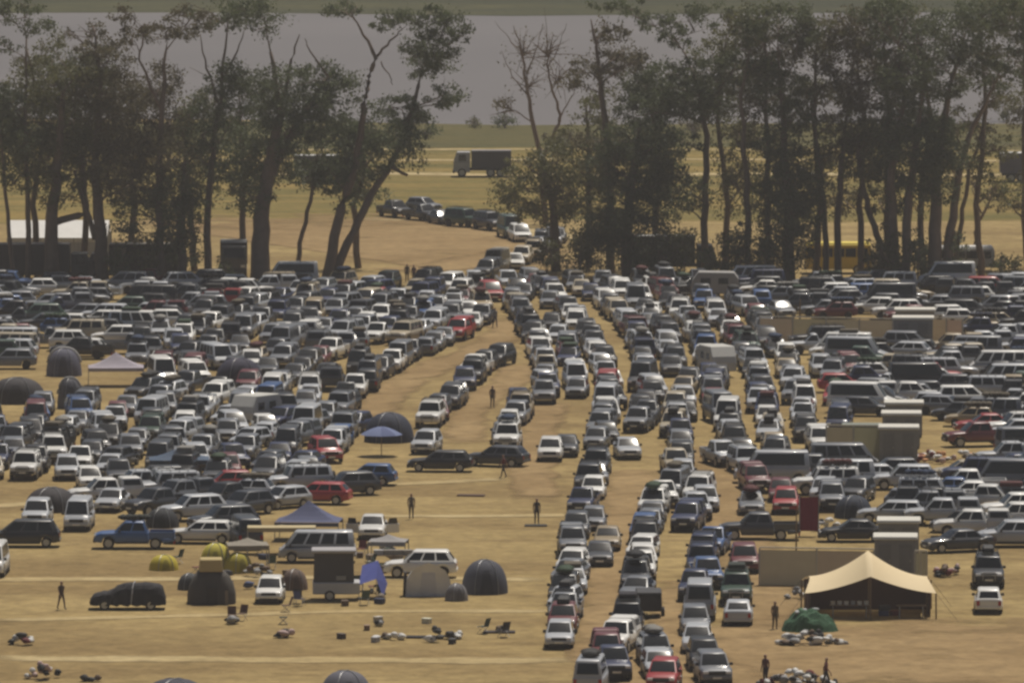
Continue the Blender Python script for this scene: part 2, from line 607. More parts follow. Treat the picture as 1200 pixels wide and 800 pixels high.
def make_car(kind, L, W, H, zs, hood, deck, ws, rf, rr, rb, R=.32, wb=None, panes=2, bed=None, canopy=False,
             rack=False, bullbar=False, spare=False, zb=.24, boxload=False, high=False):
    """returns the list of parts (name, mesh, matrix, paint?, children) of one model; ws.. measured back from the nose"""
    P = []
    nose, tail = L / 2, -L / 2
    fx = nose - (.82 if not high else .95)
    rx = tail + (.85 if bed is None else 1.1)
    if wb:
        rx = fx - wb
    x0, x1, x2, x3 = nose - ws, nose - rf, nose - rr, nose - rb
    mb = MB()
    endz = deck if bed is None else bed
    prof = [(tail, endz - .12), (tail + .05, endz - .02), (tail + .12, endz)]
    if bed is None:
        prof += [(max(x3 - .02, tail + .16), deck), (x3 + .25, zs), (x0, zs)]
    else:
        prof += [(x3 - .02, bed), (x3 - .019, zs), (x0, zs)]
    prof += [(nose - .42, hood), (nose - .14, hood - .10), (nose - .03, hood - .24), (nose, hood - .36)]
    prof = sorted(set(prof))
    lower_body(mb, L, W, prof, zb, (fx, rx), R)
    hw = W / 2
    q = cabin(mb, x0, x1, x2, x3, hw * .90, hw * .74, zs - .03, H)
    if bed is not None and not canopy:
        pass
    body = soft(fix_normals(mb.mesh('body', PAINT, bevel=.018)))
    P.append(('body', body, (0, 0, 0), True, []))
    P.append(('windscreen', curved_pane('windscreen', q['front'], .05, .95, .07, .95, .022), (0, 0, 0), False, []))
    P.append(('rear_window', curved_pane('rear_window', q['rear'], .10, .90, .18, .88, .014), (0, 0, 0), False, []))
    for side in ('left', 'right'):
        c = q[side]
        for k in range(panes):
            a, b = .055 + k * .90 / panes, .055 + (k + 1) * .90 / panes - .035
            P.append(('side_window', mesh('side_window', *quad_on(c, a, b, .14, .90, .012), GLASS), (0, 0, 0), False, []))
    wm, rim = wheel_meshes(R, .22 if not high else .26)
    for wx in (fx, rx):
        for sy in (1, -1):
            P.append(('wheel', wm, (wx, sy * (hw - .12), R), False, [('rim', rim, (0, 0, 0))]))
    zl = hood - .20
    for sy in (1, -1):
        y = sy * (hw - .30)
        P.append(('headlight', MB().box(nose - .16, nose - .012, y - .17, y + .17, zl - .09, zl + .07).mesh('headlight', LAMP, bevel=.02), (0, 0, 0), False, []))
        zt = endz - .22
        yt = sy * (hw - .20)
        P.append(('tail_light', MB().box(tail - .012, tail + .10, yt - .09, yt + .09, zt - .20, zt + .08).mesh('tail_light', TAIL), (0, 0, 0), False, []))
        ym = sy * (hw * .93 + .09)
        P.append(('wing_mirror', MB().box(x0 - .42, x0 - .28, ym - .10, ym + .10, zs - .03, zs + .13, .8, .9).mesh('wing_mirror', DARKPL), (0, 0, 0), False, []))
    P.append(('grille', MB().box(nose - .14, nose + .008, -.52 * hw, .52 * hw, zl - .15, zl + .06).mesh('grille', DARKPL), (0, 0, 0), False, []))
    P.append(('air_intake', MB().box(nose - .14, nose + .056, -.66 * hw, .66 * hw, zb + .02, zb + .13).mesh('air_intake', DARKPL), (0, 0, 0), False, []))
    for sy in (1, -1):
        y0, y1 = sorted((sy * hw * .80, sy * (hw * .985 + .012)))
        P.append(('sill', MB().box(rx + R * 1.25, fx - R * 1.25, y0, y1, zb - .03, zb + .10).mesh('sill', DARKPL), (0, 0, 0), False, []))
    bz = zb + .10
    P.append(('front_bumper', MB().box(nose - .14, nose + .05, -hw * .88, hw * .88, bz, bz + .20).mesh('front_bumper', DARKPL if high else PAINT, bevel=.03), (0, 0, 0), not high, []))
    P.append(('rear_bumper', MB().box(tail - .05, tail + .14, -hw * .88, hw * .88, bz, bz + .18).mesh('rear_bumper', DARKPL if high else PAINT, bevel=.03), (0, 0, 0), not high, []))
    P.append(('number_plate', MB().box(nose + .05, nose + .062, -.25, .25, bz + .04, bz + .15).mesh('number_plate', PLATE), (0, 0, 0), False, []))
    if bed is not None:
        top = deck
        bx = x3 - .05
        for sy in (1, -1):
            y0, y1 = sorted((sy * (hw * .98), sy * (hw * .98 - .07)))
            P.append(('bed_side', MB().box(tail + .10, bx, y0, y1, bed - .05, top).mesh('bed_side', PAINT, bevel=.015), (0, 0, 0), True, []))
        P.append(('tailgate', MB().box(tail + .02, tail + .09, -hw * .90, hw * .90, bed - .05, top).mesh('tailgate', PAINT, bevel=.015), (0, 0, 0), True, []))
        P.append(('load_floor', MB().box(tail + .10, bx, -hw * .86, hw * .86, bed - .02, bed + .03).mesh('load_floor', DARKPL), (0, 0, 0), False, []))
        if canopy:
            cm = MB()
            qc = cabin(cm, bx, bx - .06, tail + .30, tail + .05, hw * .96, hw * .80, top, H + .05)
            P.append(('canopy', fix_normals(cm.mesh('canopy', PAINT, bevel=.03)), (0, 0, 0), True, []))
            for s_ in ('left', 'right'):
                P.append(('canopy_window', mesh('canopy_window', *quad_on(qc[s_], .10, .88, .30, .84, .012), GLASS), (0, 0, 0), False, []))
            P.append(('canopy_window', mesh('canopy_window', *quad_on(qc['rear'], .10, .90, .25, .84, .012), GLASS), (0, 0, 0), False, []))
    if bullbar:
        b = MB()
        for y in (-.38, .38):
            b.tube([(nose + .10, y, zb + .15), (nose + .12, y, hood - .05)], .03, 6)
        b.tube([(nose + .10, -hw * .8, hood - .25), (nose + .14, 0, hood - .22), (nose + .10, hw * .8, hood - .25)], .03, 6)
        b.tube([(nose + .12, -.38, hood - .05), (nose + .12, .38, hood - .05)], .03, 6)
        P.append(('bull_bar', b.mesh('bull_bar', STEEL), (0, 0, 0), False, []))
    if rack:
        b = MB()
        y = hw * .66
        xa, xb = x1 - .15, (x2 + .15 if not canopy else tail + .4)
        for yy in (-y, y):
            b.tube([(xa, yy, H + .13), (xb, yy, H + .13)], .022, 6)
        for k in range(5):
            x = xa + (xb - xa) * k / 4
            b.tube([(x, -y, H + .13), (x, y, H + .13)], .018, 6)
            for yy in (-y, y):
                b.tube([(x, yy, H - .05), (x, yy, H + .13)], .016, 6)
        P.append(('roof_rack', b.mesh('roof_rack', DARKPL), (0, 0, 0), False, []))
    if spare:
        P.append(('spare_wheel', MB().tube([(tail - .20, .1, zs - .12), (tail - .0, .1, zs - .12)], R * .95, 16).mesh('spare_wheel', TYRE), (0, 0, 0), False, []))
    top = H + (.16 if rack else .0)
    return dict(kind=kind, parts=P, L=L, W=W, H=H, top=top, roof=(x1 - .15, x2 + .1, hw * .66))


MODELS = dict(
    hatchback=make_car('hatchback', 3.9, 1.70, 1.48, .90, .84, .96, .98, 1.70, 3.42, 3.80, R=.30),
    sedan=make_car('sedan', 4.55, 1.77, 1.44, .92, .84, .99, 1.28, 2.02, 3.25, 3.92, R=.32),
    station_wagon=make_car('station_wagon', 4.6, 1.78, 1.48, .93, .86, .98, 1.25, 1.98, 4.05, 4.50, R=.32, panes=3),
    sports_utility_car=make_car('sports_utility_car', 4.55, 1.86, 1.72, 1.06, 1.00, 1.08, 1.18, 1.85, 4.0, 4.46, R=.36, panes=3, zb=.30),
    crossover=make_car('crossover', 4.3, 1.80, 1.62, 1.00, .93, 1.03, 1.08, 1.78, 3.75, 4.2, R=.34, panes=2, zb=.28),
    off_road_car=make_car('off_road_car', 4.75, 1.92, 1.90, 1.18, 1.12, 1.18, 1.42, 1.78, 4.55, 4.70, R=.40, panes=3, zb=.40, rack=True, bullbar=True, spare=True, high=True),
    double_cab_pickup=make_car('double_cab_pickup', 5.25, 1.84, 1.80, 1.12, 1.06, 1.12, 1.32, 1.98, 3.25, 3.52, R=.38, zb=.38, bed=.74, high=True, wb=3.05),
    single_cab_pickup=make_car('single_cab_pickup', 5.1, 1.80, 1.74, 1.08, 1.02, 1.08, 1.36, 2.0, 2.45, 2.68, R=.37, zb=.36, bed=.72, panes=1, high=True, wb=3.05),
    canopy_pickup=make_car('canopy_pickup', 5.25, 1.84, 1.80, 1.12, 1.06, 1.12, 1.32, 1.98, 3.25, 3.50, R=.38, zb=.38, bed=.74, canopy=True, high=True, wb=3.05, rack=False),
    racked_pickup=make_car('canopy_pickup', 5.25, 1.86, 1.84, 1.12, 1.08, 1.12, 1.32, 1.98, 3.25, 3.50, R=.39, zb=.40, bed=.74, canopy=True, high=True, wb=3.05, rack=True, bullbar=True),
    minibus=make_car('minibus', 4.9, 1.80, 2.02, 1.10, .98, 1.10, .38, 1.05, 4.70, 4.84, R=.33, panes=4, zb=.28),
    panel_van=make_car('panel_van', 5.3, 1.95, 2.30, 1.20, 1.06, 1.20, .80, 1.50, 5.15, 5.26, R=.35, panes=1, zb=.30),
    people_carrier=make_car('people_carrier', 4.7, 1.85, 1.75, 1.02, .94, 1.05, .85, 1.75, 4.2, 4.62, R=.33, panes=3, zb=.26),
)
NICE = dict(hatchback=('hatchback', 'car'), sedan=('sedan', 'car'), station_wagon=('station wagon', 'car'),
            sports_utility_car=('sports utility car', 'suv'), crossover=('crossover car', 'suv'), off_road_car=('boxy off-road car', 'suv'),
            double_cab_pickup=('open double cab pickup', 'pickup truck'), single_cab_pickup=('open single cab pickup', 'pickup truck'),
            canopy_pickup=('canopy pickup', 'pickup truck'), racked_pickup=('racked canopy pickup', 'pickup truck'),
            minibus=('minibus', 'van'), panel_van=('tall panel van', 'van'), people_carrier=('people carrier', 'van'))
OBNAME = dict(racked_pickup='canopy_pickup')
COLS = dict(white=(.72, .71, .68), silver=(.43, .445, .47), grey=(.17, .18, .20), charcoal=(.05, .054, .064), black=(.018, .018, .02),
            navy=(.022, .032, .085), blue=(.05, .11, .27), maroon=(.13, .022, .026), red=(.33, .028, .03), beige=(.42, .36, .26),
            green=(.035, .07, .05), gold=(.33, .26, .16), teal=(.06, .16, .19))
CW = [('white', 15), ('silver', 17), ('grey', 23), ('charcoal', 19), ('black', 9), ('navy', 6), ('blue', 2), ('maroon', 3), ('red', 1.5), ('beige', 3), ('green', 2), ('gold', 2)]
MW = [('hatchback', 12), ('sedan', 10), ('station_wagon', 6), ('sports_utility_car', 15), ('crossover', 10), ('off_road_car', 10),
      ('double_cab_pickup', 10), ('single_cab_pickup', 4), ('canopy_pickup', 9), ('racked_pickup', 6), ('minibus', 4), ('panel_van', 2), ('people_carrier', 4)]

# loads carried on roofs (parts of the vehicle they are strapped to)
LOADS = []
lm = MB().box(-.95, .95, -.40, .40, 0, .34, .86, .86).mesh('roof_box', DARKPL, bevel=.08)
LOADS.append(('roof_box', lm, 'roof box', (.03, .03, .03)))
lb = MB()
for k in range(5):
    lb.blob((-.75 + .38 * k, RND.uniform(-.12, .12), .20), (.30, .48, .20), k)
LOADS.append(('roof_luggage', lb.mesh('roof_luggage', CLOTH, True), 'roof bags', None))
lt = MB().box(-.8, .8, -.55, .55, 0, .28, .94, .94).mesh('folded_roof_tent', CLOTH, bevel=.05)
LOADS.append(('folded_roof_tent', lt, 'roof tent', None))

FOOT = []      # footprints already taken: (x, y, ux, uy, half length, half width)


def clash(x, y, rz, hl, hw, margin=0.0):
    c, s = math.cos(rz), math.sin(rz)
    for (X, Y, C, S, HL, HW) in FOOT:
        dx, dy = X - x, Y - y
        if dx * dx + dy * dy > (hl + HL + 2) ** 2:
            continue
        sep = False
        for ax, ay in ((c, s), (-s, c), (C, S), (-S, C)):
            d = abs(dx * ax + dy * ay)
            r1 = hl * abs(c * ax + s * ay) + hw * abs(-s * ax + c * ay)
            r2 = HL * abs(C * ax + S * ay) + HW * abs(-S * ax + C * ay)
            if d > r1 + r2 + margin:
                sep = True
                break
        if not sep:
            return True
    return False


def claim(x, y, rz, hl, hw):
    FOOT.append((x, y, math.cos(rz), math.sin(rz), hl, hw))


def pick(tab):
    n = RND.uniform(0, sum(q for _, q in tab))
    for a, q in tab:
        n -= q
        if n <= 0:
            return a
    return tab[-1][0]


NCAR = [0]


def add_car(pos, rz, model, colour, where, load=None, loadcol=None, label=None, detail=2, force=False):
    md = MODELS[model]
    hl, hw = md['L'] / 2 + .12, md['W'] / 2 + .10
    if not force and clash(pos.x, pos.y, rz, hl, hw, .05):
        return None
    claim(pos.x, pos.y, rz, hl, hw)
    NCAR[0] += 1
    nice, cat = NICE[model]
    lab = label or '%s %s%s %s' % (colour, nice, (' and ' + LOADS[load][2] if ' with ' in nice else ' with ' + LOADS[load][2]) if load is not None else '', where)
    if load is not None and label is None and len(lab.split()) > 16:
        lab = '%s loaded %s %s' % (colour, nice, where)
    t = thing(OBNAME.get(model, model), lab, cat, (pos.x, pos.y, 0.03), rz, ('%s %s, %s' % (colour, nice, where)) if label is None else None)
    c = COLS[colour]
    j = RND.uniform(.9, 1.1)
    c = tuple(min(.8, q * j) for q in c)
    for (n, me, loc, paint, kids) in md['parts']:
        if detail < 2 and n in ('wing_mirror', 'number_plate', 'air_intake', 'rear_bumper', 'front_bumper', 'sill'):
            continue
        if detail < 1 and n in ('tail_light', 'spare_wheel', 'load_floor'):
            continue
        p = ob(n, me, t, loc, 0, c if paint else None)
        if detail >= 2:
            for (kn, kme, kloc) in kids:
                ob(kn, kme, p, kloc)
    if load is not None:
        ln, lme, _, lc = LOADS[load]
        a, b, _y = md['roof']
        cc = loadcol or lc or RND.choice([(.03, .05, .10), (.05, .05, .05), (.12, .10, .07), (.25, .24, .22), (.10, .03, .03), (.04, .07, .04)])
        ob(ln, lme, t, ((a + b) / 2, 0, md['top'] + .005), 0, cc)
    return t


def hand(px, py, ang, model, colour, label, load=None, loadcol=None):
    """ang: 0 = nose to the right of the picture, 90 = nose away from the camera, -90 = nose to the camera"""
    return add_car(G(px, py), math.radians(ang), model, colour, '', load, loadcol, label, 2, True)


def row(path, where, gap=(.7, 2.2), ang=None, jit=5.0, side=0.4, p=0.97, flip=0.06, models=MW, cols=CW, detail=None, turn=0.0):
    """vehicles nose to tail along a polyline of pixels, or abreast where ang is given"""
    pts = [G(*q) for q in path]
    seg = [(b - a).length for a, b in zip(pts, pts[1:])]
    tot = sum(seg)
    d = RND.uniform(0, 1.5)
    while d < tot:
        model = pick(models)
        md = MODELS[model]
        step = (md['L'] if ang is None else md['W']) + RND.uniform(*gap)
        if ang is not None and abs(math.sin(math.radians(ang))) < .5:
            step = md['L'] + RND.uniform(*gap)
        c = d + step / 2
        d += step
        if c > tot:
            break
        if RND.random() > p:
            continue
        k, q = 0, c
        while k < len(seg) - 1 and q > seg[k]:
            q -= seg[k]
            k += 1
        pos = pts[k].lerp(pts[k + 1], q / seg[k])
        dr = (pts[k + 1] - pts[k]).normalized()
        nrm = Vector((-dr.y, dr.x, 0))
        pos = pos + nrm * RND.uniform(-side, side)
        rz = math.atan2(dr.y, dr.x) if ang is None else math.radians(ang)
        rz += math.radians(RND.gauss(0, jit) + turn)
        if RND.random() < flip:
            rz += math.pi
        load = None
        if RND.random() < .16 and model not in ('panel_van', 'single_cab_pickup', 'double_cab_pickup'):
            load = RND.choice([0, 1, 1, 2])
        u = (600 + pos.x / pos.y * FPX)
        dd = detail
        if dd is None:
            dd = 2 if pos.y < G(600, 500).y else (1 if pos.y < G(600, 400).y else 0)
        if -60 < u < 1260:
            add_car(pos, rz, model, pick(cols), where, load, None, None, dd)

# ------------------------------------------------------------------ trees
BARK = mat('gum_bark', (0.17, 0.125, 0.095), 0.9, 0, 0.4, 1.2)
LEAFS = [mat('gum_leaves_dark', (0.11, 0.13, 0.06), 0.6, 0, 0.45, 0.35, trans=.42),
         mat('gum_leaves_olive', (0.135, 0.135, 0.05), 0.6, 0, 0.45, 0.35, trans=.42),
         mat('gum_leaves_brown', (0.13, 0.112, 0.056), 0.7, 0, 0.45, 0.35, trans=.4)]


def leaf_cloud(clumps, rng, dens=60):
    """clumps: (cx, cy, cz, rx, ry, rz, density) -> drooping leaf sprays as quads"""
    V = []
    for (cx, cy_, cz, rx, ry, rz, dn) in clumps:
        area = math.pi * rx * rz
        nsub = max(7, int(area / 0.6))
        # tufts spread through the clump, thinning at the rim
        d = rng.normal(size=(nsub, 3))
        d /= np.linalg.norm(d, axis=1)[:, None]
        rad = rng.uniform(0.15, 1.0, nsub) ** 0.45
        sub = d * rad[:, None] * np.array([rx, ry, rz])
        n = int(area * dens * dn * 1.45)
        k = rng.integers(0, nsub, n)
        sg = rng.uniform(.28, .62, nsub) * min(1.0, .35 + .25 * min(rx, rz))
        p = sub[k] + rng.normal(size=(n, 3)) * sg[k][:, None] * np.array([1.1, 1.1, .75])
        p += np.array([cx, cy_, cz])
        a = rng.normal(size=(n, 3))
        a[:, 2] -= .7
        a /= np.linalg.norm(a, axis=1)[:, None]
        b = np.cross(a, rng.normal(size=(n, 3)))
        b /= np.linalg.norm(b, axis=1)[:, None]
        ln = rng.uniform(.17, .38, n)[:, None]
        wd = ln * rng.uniform(.4, .65, n)[:, None]
        V.append(np.stack([p - b * wd * .5, p + a * ln * .5 - b * wd * .1, p + b * wd * .5, p - a * ln * .5], 1))
    V = np.concatenate(V)
    N = len(V)
    me = bpy.data.meshes.new('crown')
    me.vertices.add(N * 4)
    me.vertices.foreach_set('co', V.reshape(-1).astype(np.float32))
    me.loops.add(N * 4)
    me.loops.foreach_set('vertex_index', np.arange(N * 4, dtype=np.int32))
    me.polygons.add(N)
    me.polygons.foreach_set('loop_start', np.arange(0, N * 4, 4, dtype=np.int32))
    me.polygons.foreach_set('loop_total', np.full(N, 4, np.int32))
    me.update(calc_edges=True)
    return me


def tree(base, label, trunks, clumps, leaf=0, seed=0, twigs=1.0, dens=60, group='gum trees along the far edge of the car park', name='gum_tree', depth=1.0):
    """base, trunks [(px, py, radius m)...] and clumps (px, py, rx, ry[, density]) are read off the photograph; depth is given here"""
    rng = np.random.default_rng(seed + 100)
    r = random.Random(seed + 5)
    g = G(*base)
    s = SCL(base[1])

    def loc(px, py):
        return Vector(((px - base[0]) / s, 0, max(-.2, (base[1] - py) / s)))
    t = thing(name, label, 'tree', g, 0, group)
    tb = MB()
    nodes = []
    for tr in trunks:
        pts, rad = [], []
        yo = r.uniform(-.6, .6)
        for i, (x, y, q) in enumerate(tr):
            p = loc(x, y)
            p.y = yo * i * .8 + r.uniform(-.3, .3) * (i > 0)
            pts.append(p)
            rad.append(q)
        # refine so the trunk bends softly
        P2, R2 = [], []
        for i in range(len(pts) - 1):
            for k in range(4):
                f = k / 4
                P2.append(pts[i].lerp(pts[i + 1], f) + Vector((r.uniform(-.12, .12), r.uniform(-.12, .12), 0)) * (1 if i + k else 0))
                R2.append(rad[i] * (1 - f) + rad[i + 1] * f)
        P2.append(pts[-1])
        R2.append(rad[-1])
        tb.tube(P2, R2, 8)
        nodes += list(zip(P2, R2))
    C = []
    for c in clumps:
        x, y, rx, ry = c[:4]
        dn = c[4] if len(c) > 4 else 1.0
        p = loc(x, y)
        rx, ry = rx * 1.3 / s, ry * 1.18 / s
        p.y = r.uniform(-1, 1) * depth * 2.2
        C.append((p.x, p.y, p.z, rx, max(1.2, min(rx, 3.5) * .9), ry, dn))
        # a limb from the trunk out to the clump, and twigs through it
        cand = [q for q in nodes if q[0].z < p.z - .3] or nodes
        a, ra = min(cand, key=lambda q: (q[0] - p).length + max(0, q[0].z - p.z + 1.0) * 2)
        mid = a.lerp(p, .5) + Vector((r.uniform(-.5, .5), r.uniform(-.5, .5), r.uniform(-.2, .5)))
        rl = min(ra * .6, .05 + .03 * max(rx, ry))
        tb.tube([a, a.lerp(mid, .5) + Vector((0, 0, .12)), mid, p], [rl, rl * .8, rl * .6, rl * .3], 6)
        for k in range(int(5 * twigs)):
            e = p + Vector((r.gauss(0, .5) * rx, r.gauss(0, .5), r.gauss(.15, .5) * ry))
            o = a.lerp(p, r.uniform(.4, 1))
            tb.tube([o, o.lerp(e, .5) + Vector((r.uniform(-.3, .3), 0, r.uniform(0, .3))), e], [.05, .035, .015], 5)
    trunk = ob('trunk', tb.mesh('trunk', BARK, True), t)
    if C:
        me = leaf_cloud(C, rng, dens)
        me.materials.append(LEAFS[leaf])
        ob('crown', me, t)
    claim(g.x, g.y, 0, .6, .6)
    return t


B = 333     # picture row where most of the trees stand
tree((32, B), 'slim gum with a small round top standing clear near the white marquee', [[(32, B, .28), (33, 250, .24), (30, 150, .18), (32, 45, .08)]],
     [(46, 34, 14, 15), (12, 12, 26, 12), (30, 8, 20, 8), (10, 55, 18, 7, .7), (12, 120, 18, 18), (28, 165, 24, 24)], 0, 1)
tree((8, B), 'leaning thin gum at the end of the tree line by the dark lorry trailers', [[(18, B, .22), (10, 250, .18), (0, 140, .1)]],
     [(5, 180, 22, 28), (-8, 120, 20, 22), (22, 210, 16, 16), (2, 140, 22, 30)], 0, 2)
tree((62, B), 'broad dense gum with a thick trunk in front of the white marquee', [[(62, B, .75), (60, 270, .6), (68, 200, .45), (75, 110, .2)], [(66, 260, .35), (100, 290 - 40, .3), (96, 180, .2)]],
     [(60, 100, 42, 26), (95, 85, 30, 20), (45, 145, 38, 30), (90, 140, 36, 34), (60, 195, 34, 28), (100, 185, 30, 28), (70, 225, 24, 18, .8), (40, 115, 24, 16)], 1, 3, dens=72)
tree((120, B), 'gum with a thick dark trunk and tall patchy crown beside the white marquee', [[(120, B, .65), (118, 270, .55), (112, 200, .4), (120, 90, .2), (110, 30, .08)], [(112, 280, .3), (98, 230, .22), (88, 200, .15)]],
     [(112, 38, 15, 10, .7), (112, 58, 16, 14), (130, 70, 22, 20), (125, 105, 36, 26), (150, 125, 30, 28), (120, 150, 36, 26), (150, 165, 34, 28), (130, 200, 34, 26), (155, 215, 26, 26), (80, 40, 5, 8, .7)], 2, 4)
tree((190, 335), 'tall gum with a flat brownish top layer and bare stems below', [[(190, 335, .4), (186, 240, .35), (190, 130, .25), (195, 60, .12)], [(190, 130, .2), (165, 70, .1), (170, 35, .06)]],
     [(145, 16, 16, 7), (165, 30, 22, 9), (195, 38, 34, 11), (225, 22, 24, 14), (155, 45, 12, 12, .6), (186, 105, 22, 28), (200, 140, 22, 20), (165, 165, 24, 24), (200, 185, 26, 28), (180, 215, 24, 24)], 2, 5)
tree((215, 334), 'bushy dark gum with leaves hanging almost down to the parked cars', [[(215, 334, .45), (213, 270, .4), (216, 190, .2)]],
     [(205, 225, 24, 22), (225, 240, 18, 22), (208, 265, 22, 26), (214, 295, 18, 22), (196, 245, 18, 18), (160, 245, 24, 20, .9), (150, 270, 16, 18, .7)], 0, 6, dens=72)
tree((243, 332), 'gum with a reddish bare trunk and thin upright branches against the water', [[(243, 332, .38), (244, 260, .33), (250, 180, .27), (262, 90, .16), (268, 20, .05)], [(256, 120, .16), (243, 80, .1), (236, 40, .04)], [(262, 95, .14), (280, 60, .08), (290, 30, .03)]],
     [(265, 95, 26, 20), (278, 88, 14, 22), (255, 125, 26, 20), (235, 155, 24, 20), (262, 160, 26, 22), (240, 190, 24, 22), (268, 195, 20, 18), (255, 20, 34, 16), (290, 12, 24, 14)], 0, 7)
tree((304, 334), 'massive gum with a thick forked trunk and rounded dark crown beside the bare field', [[(304, 334, .95), (306, 270, .8), (312, 210, .6), (330, 130, .35), (318, 60, .14)], [(312, 220, .4), (345, 150, .3), (385, 90, .15)], [(325, 150, .25), (342, 70, .12), (352, 40, .05)], [(385, 90, .12), (365, 60, .07), (358, 45, .04)]],
     [(330, 100, 28, 24), (318, 125, 26, 24), (380, 95, 22, 22), (392, 115, 26, 26), (365, 125, 30, 26), (340, 150, 34, 26), (318, 165, 24, 26), (375, 150, 26, 20), (320, 195, 26, 22), (300, 190, 22, 26), (312, 20, 20, 22, .8), (300, 230, 16, 18, .7)], 0, 8, dens=72)
tree((350, 328), 'thin leaning gum stem between two thick trunks at the bare field', [[(346, 328, .26), (352, 285, .22), (364, 235, .18), (372, 180, .1)]],
     [(372, 180, 24, 22), (362, 205, 20, 16, .8), (385, 200, 20, 18)], 0, 9)
tree((385, 331), 'tall leaning gum with a tiered open crown and a bare fork on top', [[(388, 331, .5), (408, 285, .42), (432, 235, .36), (460, 190, .3), (482, 130, .22), (498, 75, .12)], [(382, 331, .55), (395, 260, .45), (418, 190, .34), (426, 130, .28), (432, 95, .24), (441, 67, .2), (428, 40, .12), (412, 12, .05)], [(441, 67, .14), (458, 48, .1), (472, 34, .05)], [(447, 72, .07), (458, 92, .05), (460, 100, .03)], [(455, 195, .2), (478, 205, .14), (475, 205, .06)]],
     [(495, 55, 22, 14), (512, 62, 24, 18), (500, 75, 24, 16), (525, 108, 15, 14), (528, 120, 10, 8), (455, 125, 18, 11), (488, 128, 14, 20), (480, 150, 24, 20), (440, 158, 30, 20), (470, 175, 28, 22), (415, 165, 26, 22), (430, 190, 26, 18), (390, 205, 22, 20), (400, 230, 18, 18, .8), (405, 12, 24, 9), (455, 20, 28, 12), (500, 22, 24, 14), (525, 30, 22, 14), (547, 37, 6, 9)], 0, 10, dens=76)
tree((618, 262), 'leafless pale-twigged tree with fine upright branches against the water', [[(640, 262, .32), (634, 190, .28), (624, 140, .22), (616, 95, .15), (612, 60, .09), (602, 30, .04)], [(634, 190, .24), (652, 150, .18), (658, 135, .16), (646, 105, .12), (642, 75, .09), (648, 40, .04)], [(616, 95, .1), (628, 60, .06), (636, 28, .03)], [(642, 80, .08), (655, 55, .05), (664, 28, .03)], [(658, 135, .08), (672, 110, .05), (678, 85, .02)], [(620, 115, .09), (600, 90, .05), (588, 60, .03)], [(612, 65, .06), (596, 45, .04), (580, 25, .02)], [(626, 145, .08), (606, 130, .05), (590, 125, .02)]],
     [(640, 60, 26, 26, .05), (612, 60, 26, 26, .05), (620, 100, 22, 22, .04), (655, 90, 16, 24, .04), (590, 125, 12, 10, .5)], 2, 11, twigs=5, name='bare_tree')
tree((655, 318), 'pale olive bushy gum standing where the queue comes in', [[(652, 318, .5), (650, 260, .4), (640, 210, .28), (634, 175, .15)]],
     [(620, 195, 26, 20), (655, 190, 28, 22), (600, 215, 22, 18, .9), (635, 225, 30, 20), (668, 225, 24, 24), (610, 240, 20, 16, .8), (655, 250, 22, 20), (590, 235, 14, 14, .6)], 1, 12)
tree((712, 322), 'slender straight gum rising above the rest with small separate leaf tiers', [[(716, 322, .42), (714, 230, .36), (711, 170, .32), (704, 110, .26), (700, 60, .16), (692, 22, .06)]],
     [(718, 36, 14, 11), (704, 45, 12, 12), (732, 65, 22, 18), (748, 72, 12, 10), (728, 82, 14, 10), (685, 84, 24, 16), (668, 96, 10, 8), (705, 75, 12, 18, .7), (700, 165, 24, 14, .8), (715, 190, 24, 20)], 2, 13)
tree((738, 328), 'very dark low-spreading gum with foliage down to the vehicle roofs', [[(736, 328, .6), (735, 260, .5), (742, 200, .35), (750, 150, .2)]],
     [(735, 165, 30, 22), (765, 170, 32, 22), (720, 195, 30, 24), (755, 205, 36, 26), (735, 235, 38, 26), (780, 215, 26, 22), (712, 255, 26, 26), (745, 270, 34, 28), (722, 295, 28, 26), (700, 280, 20, 26, .9), (755, 300, 22, 20, .9)], 0, 14, dens=84)
tree((826, 325), 'tall gum with a straight thin trunk and a rounded crown layered above the parked lorry', [[(826, 325, .36), (826, 240, .33), (828, 160, .28), (820, 100, .2), (800, 60, .08)], [(826, 130, .18), (850, 95, .1), (865, 70, .05)]],
     [(780, 88, 28, 18), (815, 82, 24, 18), (760, 105, 26, 20), (795, 115, 32, 22), (840, 110, 26, 20), (765, 130, 30, 16), (830, 135, 24, 14), (740, 128, 16, 16), (860, 80, 26, 18), (775, 28, 30, 12), (790, 42, 16, 8), (825, 18, 30, 11), (740, 10, 40, 10, .8), (800, 165, 20, 14, .7), (808, 225, 20, 20), (790, 240, 16, 16, .7)], 0, 15, dens=72)
tree((877, 328), 'gum with a bare narrow stem between the dark lorry and the yellow bus', [[(877, 328, .34), (876, 250, .3), (872, 180, .25), (868, 110, .15), (880, 50, .06)]],
     [(868, 95, 26, 20), (890, 75, 16, 14), (866, 52, 12, 6, .7), (875, 125, 22, 16, .9), (862, 30, 26, 14), (890, 18, 30, 16), (868, 155, 18, 12, .6), (858, 212, 16, 12, .6)], 1, 16)
tree((922, 331), 'dense dark gum with a crown reaching the ground beside the yellow bus', [[(925, 331, .6), (924, 260, .5), (920, 180, .35), (915, 100, .2)]],
     [(920, 105, 28, 20), (905, 80, 22, 18), (930, 135, 26, 18), (915, 165, 28, 18), (930, 190, 30, 22), (910, 210, 24, 22), (938, 225, 26, 24), (918, 250, 30, 24), (940, 270, 22, 22), (922, 290, 26, 24), (905, 275, 18, 22, .8), (950, 245, 16, 20, .8), (912, 22, 36, 18), (890, 45, 18, 12), (935, 45, 22, 16)], 0, 17, dens=84)
